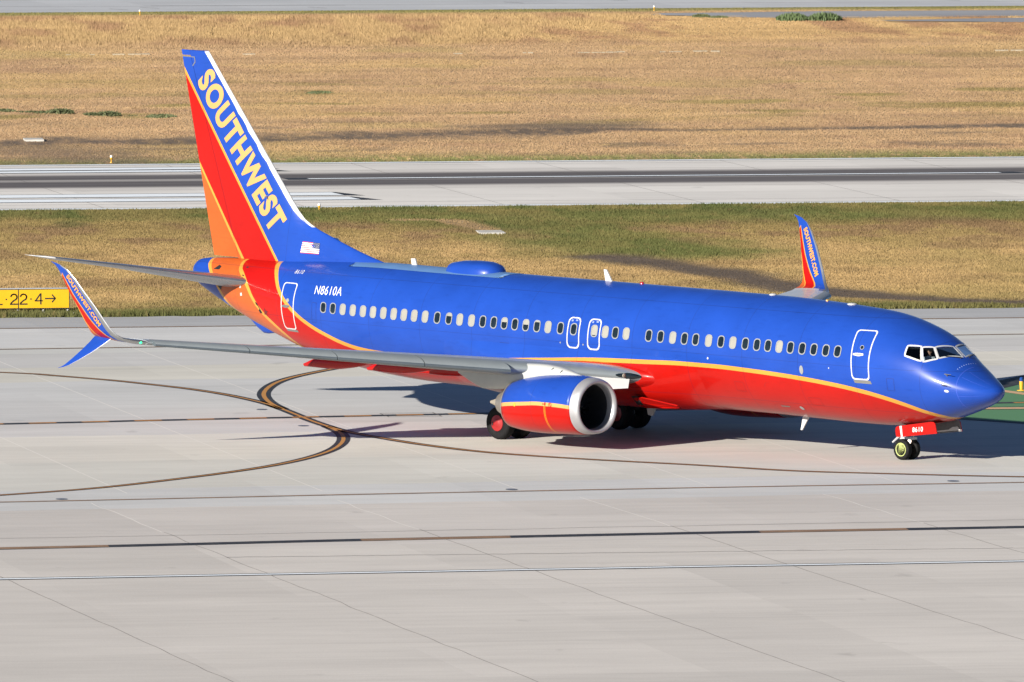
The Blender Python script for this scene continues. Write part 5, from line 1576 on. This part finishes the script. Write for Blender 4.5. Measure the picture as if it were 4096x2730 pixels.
# ------------------------------------------------------------------ pilot in the right seat
def person(loc, head):
    bm = bmesh.new()
    J = {'pelvis': (0, 0, 0, .15), 'waist': (.0, 0, .14, .135), 'chest': (.0, 0, .34, .15), 'neckb': (.01, 0, .50, .075), 'neck': (.02, 0, .56, .055), 'jaw': (.045, 0, .63, .075), 'head': (.035, 0, .70, .098), 'top': (.03, 0, .765, .085),
         'shl': (.0, .19, .44, .065), 'ell': (.06, .25, .20, .048), 'wrl': (.28, .20, .14, .034), 'hal': (.36, .18, .15, .035), 'shr': (.0, -.19, .44, .065), 'elr': (.06, -.25, .20, .048), 'wrr': (.28, -.20, .14, .034), 'har': (.36, -.18, .15, .035),
         'hil': (.05, .09, -.03, .10), 'knl': (.46, .11, .04, .075), 'ftl': (.55, .11, -.35, .05), 'hir': (.05, -.09, -.03, .10), 'knr': (.46, -.11, .04, .075), 'ftr': (.55, -.11, -.35, .05), 'nose': (.13, 0, .675, .022)}
    E_ = [('pelvis', 'waist'), ('waist', 'chest'), ('chest', 'neckb'), ('neckb', 'neck'), ('neck', 'jaw'), ('jaw', 'head'), ('head', 'top'), ('head', 'nose'), ('chest', 'shl'), ('shl', 'ell'), ('ell', 'wrl'), ('wrl', 'hal'), ('chest', 'shr'), ('shr', 'elr'), ('elr', 'wrr'), ('wrr', 'har'),
          ('pelvis', 'hil'), ('hil', 'knl'), ('knl', 'ftl'), ('pelvis', 'hir'), ('hir', 'knr'), ('knr', 'ftr')]
    names = list(J)
    me = bpy.data.meshes.new("person")
    me.from_pydata([J[k][:3] for k in names], [(names.index(a), names.index(b)) for a, b in E_], [])
    bm.free()
    ob = bpy.data.objects.new("person", me); COL.objects.link(ob)
    md = ob.modifiers.new("skin", 'SKIN'); sb = ob.modifiers.new("smooth", 'SUBSURF'); sb.levels = 2
    for i, k in enumerate(names):
        me.skin_vertices[0].data[i].radius = (J[k][3], J[k][3]); me.skin_vertices[0].data[i].use_root = (k == 'pelvis')
    dg = bpy.context.evaluated_depsgraph_get(); dg.update()
    m2 = bpy.data.meshes.new_from_object(ob.evaluated_get(dg)); ob.modifiers.clear(); ob.data = m2; bpy.data.meshes.remove(me)
    skin = pmat("skin", (0.42, 0.22, 0.15), .5); shirt = pmat("white_shirt", (0.70, 0.72, 0.75), .8); trou = pmat("dark_trousers", (0.02, 0.022, 0.03), .8)
    for m_ in (skin, shirt, trou): m2.materials.append(m_)
    for p in m2.polygons:
        c = p.center
        p.material_index = 0 if (c.z > .53 or (c.x > .2 and abs(c.y) > .1 and c.z > .1)) else (1 if c.z > .05 and c.x < .25 else 2)
        p.use_smooth = True
    mb = MB(); hair = pmat("dark_hair", (0.02, 0.016, 0.013), .8)
    mb.lathe([(.001, .125), (.06, .11), (.10, .06), (.112, .0), (.104, -.03)], (.022, 0, .73), 'Z', 20); mb.box((.12, 0, .715), (.10, .14, .015))
    h = mb.build("cap", hair, ob)
    mb = MB(); mb.box((.125, 0, .695), (.03, .15, .035)); mb.build("sunglasses", m_black, ob)
    ob.matrix_world = MJ @ Matrix.Translation(loc) @ Matrix.Rotation(head, 4, 'Z')
    tag(ob, "pilot in dark cap, sunglasses and white shirt seated behind the cockpit side window", "person")
    return ob
person(Vector((-2.52, -.72, 2.98)), R_(-18))

# ------------------------------------------------------------------ airfield things
# yellow direction sign
sg_ = empty("airfield_sign", (-25.61, 78.0, 0)); tag(sg_, "long yellow runway direction sign with black characters and arrow in the grass", "sign")
m_sy = pmat("sign_yellow", (0.53, 0.31, 0.001), .45, var=.06, vscale=1.5); m_sk = pmat("sign_black", (0.015, 0.015, 0.014), .5); m_sg = pmat("sign_frame_grey", (0.30, 0.31, 0.33), .5)
m_conc = pmat("pale_concrete", (0.40, 0.39, 0.36), .85, var=.12, vscale=2)
PXM = 1 / 101.0                                                    # panel drawing scale (metres per photo unit)
W_ = 5.8; zb_, zt_ = .17, .96
mb = MB(); mb.box((-W_ / 2, .10, (zb_ + zt_) / 2), (W_, .20, zt_ - zb_)); mb.box((-W_ / 2, .10, zt_ + .02), (W_ + .02, .24, .03), 0)
mb.build("sign_cabinet", m_sg, sg_, False)
for k, (xa, xb) in enumerate(((-2.05, 0), (-3.9, -2.05), (-W_, -3.9))):
    mb = MB(); mb.box(((xa + xb) / 2, -.01, (zb_ + zt_) / 2), (xb - xa - .012, .02, zt_ - zb_), 1); mb.box(((xa + xb) / 2, -.014, (zb_ + zt_) / 2), (xb - xa - (.03 if k else .05), .02, zt_ - zb_ - .055), 0)
    pn = mb.build("sign_panel", [m_sy, m_sk], sg_, False)
def stroke(mb, pts, w):
    for a, b in zip(pts[:-1], pts[1:]):
        a, b = Vector(a), Vector(b); t = (b - a).normalized(); n = Vector((-t.y, t.x)) * w / 2; e = t * w * .25
        q = [a - n - e, b - n + e, b + n + e, a + n - e]
        mb.add([(p.x, -.030, p.y) for p in q], [(0, 1, 2, 3)])
def two(mb, x, z, h=.445, w=.295):
    arcp = [(x + w / 2 - (w / 2 - .025) * math.cos(t), z + h - .135 + .115 * math.sin(t)) for t in np.linspace(.15, math.pi + .35, 12)]
    arcp += [(x + w * .80, z + h * .50), (x + w * .45, z + h * .36), (x + w * .15, z + h * .19), (x + .03, z + .03)]
    stroke(mb, arcp, .055); stroke(mb, [(x, z + .027), (x + w, z + .027)], .055)
def dot(mb, x, z, r=.032): mb.add([(x + r * math.cos(t), -.030, z + r * math.sin(t)) for t in np.linspace(0, 2 * math.pi, 16, endpoint=False)], [tuple(range(16))])
X = lambda px: (px - 1545) / 5.602 * PXM                             # sign drawing measured from its right edge
Zs = lambda py: zb_ + (790 - py) / 5.602 * PXM * 1.02
def char(fn):
    mb = MB(); fn(mb); mb.build("sign_character", m_sk, sg_, False)
char(lambda mb: two(mb, X(200), Zs(700))); char(lambda mb: two(mb, X(418), Zs(700))); char(lambda mb: dot(mb, X(112), Zs(578))); char(lambda mb: dot(mb, X(670), Zs(574)))
char(lambda mb: (stroke(mb, [(X(893), Zs(690)), (X(893), Zs(455))], .056), stroke(mb, [(X(880), Zs(465)), (X(775), Zs(612))], .052), stroke(mb, [(X(760), Zs(614)), (X(930), Zs(614))], .052)))
char(lambda mb: (stroke(mb, [(X(995), Zs(566)), (X(1205), Zs(566))], .055), stroke(mb, [(X(1150), Zs(484)), (X(1222), Zs(564)), (X(1150), Zs(645))], .05)))
char(lambda mb: (stroke(mb, [(X(-130), Zs(688)), (X(20), Zs(688))], .052), stroke(mb, [(X(-130), Zs(688)), (X(-130), Zs(455))], .056)))
for px in (375, 955, 1508):
    mb = MB(); mb.tube((X(px), .08, -.02), (X(px), .08, .10), .045, .04, 12); mb.tube((X(px), .08, .10), (X(px), .08, .19), .028, .028, 12); mb.lathe([(.055, .09), (.055, .12)], (X(px), .08, 0), 'Z', 12)
    mb.build("sign_leg", m_white, sg_)
mb = MB(); mb.box((-W_ / 2 + .1, .25, -.02), (W_ + .5, 1.0, .07)); o = mb.build("sign_plinth", m_conc, sg_, False)

# edge lights
m_ly = pmat("lamp_body_yellow", (0.62, 0.33, 0.02), .45); m_lens = pmat("lamp_lens_clear", (0.62, 0.62, 0.60), .15, coat=.8)
def edge_light(x, y, k=1.0):
    t = empty("edge_light", (x, y, -.02))
    mb = MB(); mb.tube((0, 0, 0), (0, 0, .05 * k), .09 * k, .08 * k, 12); mb.tube((0, 0, .05 * k), (0, 0, .26 * k), .03 * k, .03 * k, 10); mb.lathe([(.04 * k, .22 * k), (.09 * k, .30 * k), (.09 * k, .34 * k)], (0, 0, 0), 'Z', 14)
    mb.build("lamp_post", m_ly, t)
    mb = MB(); mb.lathe([(.08 * k, .34 * k), (.085 * k, .42 * k), (.06 * k, .48 * k), (.001, .50 * k)], (0, 0, 0), 'Z', 14); mb.build("lamp_lens", m_lens, t)
    return t
lights = [(-16.67, 190.6, "small runway edge lamp at far runway edge above its white stripes"), (-9.76, 146.2, "small runway edge lamp in green grass just ahead of the tail fin"),
          (-1.99, 386.5, "distant taxiway edge lamp above the top of the tail fin"), (34.89, 388.0, "distant taxiway edge lamp beside the old asphalt strip")]
for x, y, lb in lights:
    tag(edge_light(x, y, .8), lb, "airfield light", "edge lights along the runway and taxiway")
mk = empty("taxiway_marker", (5.71, 32.0, 0)); tag(mk, "short yellow reflective post with blue top on green painted island", "marker post")
mb = MB(); mb.lathe([(.16, 0), (.16, .02), (.07, .04)], (0, 0, 0), 'Z', 16); mb.build("post_base", m_ly, mk)
mb = MB(); mb.lathe([(.05, .03), (.055, .1), (.075, .27), (.075, .34)], (0, 0, 0), 'Z', 16); mb.build("post", m_ly, mk)
mb = MB(); mb.lathe([(.065, .34), (.065, .45), (.04, .48), (.001, .49)], (0, 0, 0), 'Z', 16); mb.build("blue_lens", pmat("blue_lens", (0.01, 0.05, 0.22), .2, coat=.5), mk)

for x, y, lb, sx in ((-3.55, 127.9, "bare concrete cover slab lying in green grass beyond the fuselage", 1.15), (-19.35, 213.6, "bare concrete cover slab in the dark soil beyond the runway", 1.0)):
    mb = MB(); s_ = sx / 2
    mb.add([(-s_, -.9, -.1), (s_, -1.0, -.1), (s_ * 1.02, .9, -.1), (-s_, 1.0, -.1), (-s_, -.9, .08), (s_, -1.0, .08), (s_ * 1.02, .9, .08), (-s_, 1.0, .08)], [(0, 3, 2, 1), (4, 5, 6, 7), (0, 1, 5, 4), (1, 2, 6, 5), (2, 3, 7, 6), (3, 0, 4, 7)])
    o = mb.build("concrete_slab", m_conc, None, False); o.location = (x, y, 0); tag(o, lb, "slab")

# weed clumps
m_weed = pmat("weed_green", (0.085, 0.10, 0.04), .75, var=.35, vscale=3); m_weed2 = pmat("tall_grass_green", (0.065, 0.10, 0.032), .7, var=.35, vscale=2.5)
def clump_mesh(seed, n, rx, ry, h, upright, mat, w=.05):
    g = random.Random(seed); V = []; F = []
    for i in range(n):
        r = math.sqrt(g.random()); t = g.uniform(0, 2 * math.pi)
        x, y = rx * r * math.cos(t), ry * r * math.sin(t)
        hh = h * (1 - .55 * r * r) * g.uniform(.5, 1.15); a = g.uniform(0, 2 * math.pi)
        ln = hh * (.15 if upright else .6) * g.uniform(.2, 1.4)
        lx, ly = ln * math.cos(a), ln * math.sin(a); b = g.uniform(-.9, .9); dx, dy = w * math.cos(b), w * math.sin(b)
        k = len(V)
        V += [(x - dx * .6, y - dy * .6, 0), (x + dx * .6, y + dy * .6, 0), (x + lx * .45 + dx, y + ly * .45 + dy, hh * .6), (x + lx * .45 - dx, y + ly * .45 - dy, hh * .6), (x + lx, y + ly, hh)]
        F += [(k, k + 1, k + 2, k + 3), (k + 3, k + 2, k + 4)]
    me = bpy.data.meshes.new("weed_clump"); me.from_pydata(V, [], F); me.materials.append(mat); me.update()
    return me
cm = [clump_mesh(1, 420, .55, .9, .42, False, m_weed, .055), clump_mesh(2, 380, .8, 1.2, .30, False, m_weed, .05), clump_mesh(3, 900, 1.15, 1.2, .75, True, m_weed2, .05)]
weeds = [(-19.2, 246.4, 1, .9, "low dark weed patch at the left edge of the dry field"), (-18.2, 245.2, 1, .55, "smallest dark weed tuft near the left edge of the dry field"), (-17.75, 244.6, 0, .55, "dark bushy weed at the head of a weed row"), (-17.1, 244.0, 1, .85, "flat dark weed patch trailing behind a bushy one"),
         (-16.1, 243.3, 0, 1.2, "widest dark weed clump in the left weed row"), (-14.5, 240.8, 0, .85, "round dark weed clump standing apart left of the tail fin"), (-13.6, 240.4, 0, 1.15, "spreading dark weed clump nearer the tail fin than a round one"), (-12.3, 239.8, 1, .4, "tiny weed tuft between dark clumps and tail fin"), (-10.8, 238.2, 1, 1.1, "thin weed patch just left of the tail fin"),
         (0.45, 265.4, 1, 1.0, "lone sparse weed patch in the dry field right of the tail fin"), (36.8, 376.0, 0, 1.05, "grey green bush at the left end of the old asphalt strip"), (37.9, 375.0, 1, .9, "low weeds beside the left end of the asphalt strip"),
         (42.3, 368.9, 2, 1.0, "tall bright green grass clump, left of two by the asphalt strip"), (44.5, 368.4, 2, 1.05, "tall bright green grass clump, right of two by the asphalt strip")]
for x, y, k, s_, lb in weeds:
    o = bpy.data.objects.new("weed_clump", cm[k]); COL.objects.link(o); o.location = (x, y, -.03); o.scale = (s_, s_, s_ * (.62 if k < 2 else .8) * random.uniform(.9, 1.1)); o.rotation_euler = (0, 0, random.uniform(-.4, .4))
    tag(o, lb, "plant", "weed clumps in the dry field")
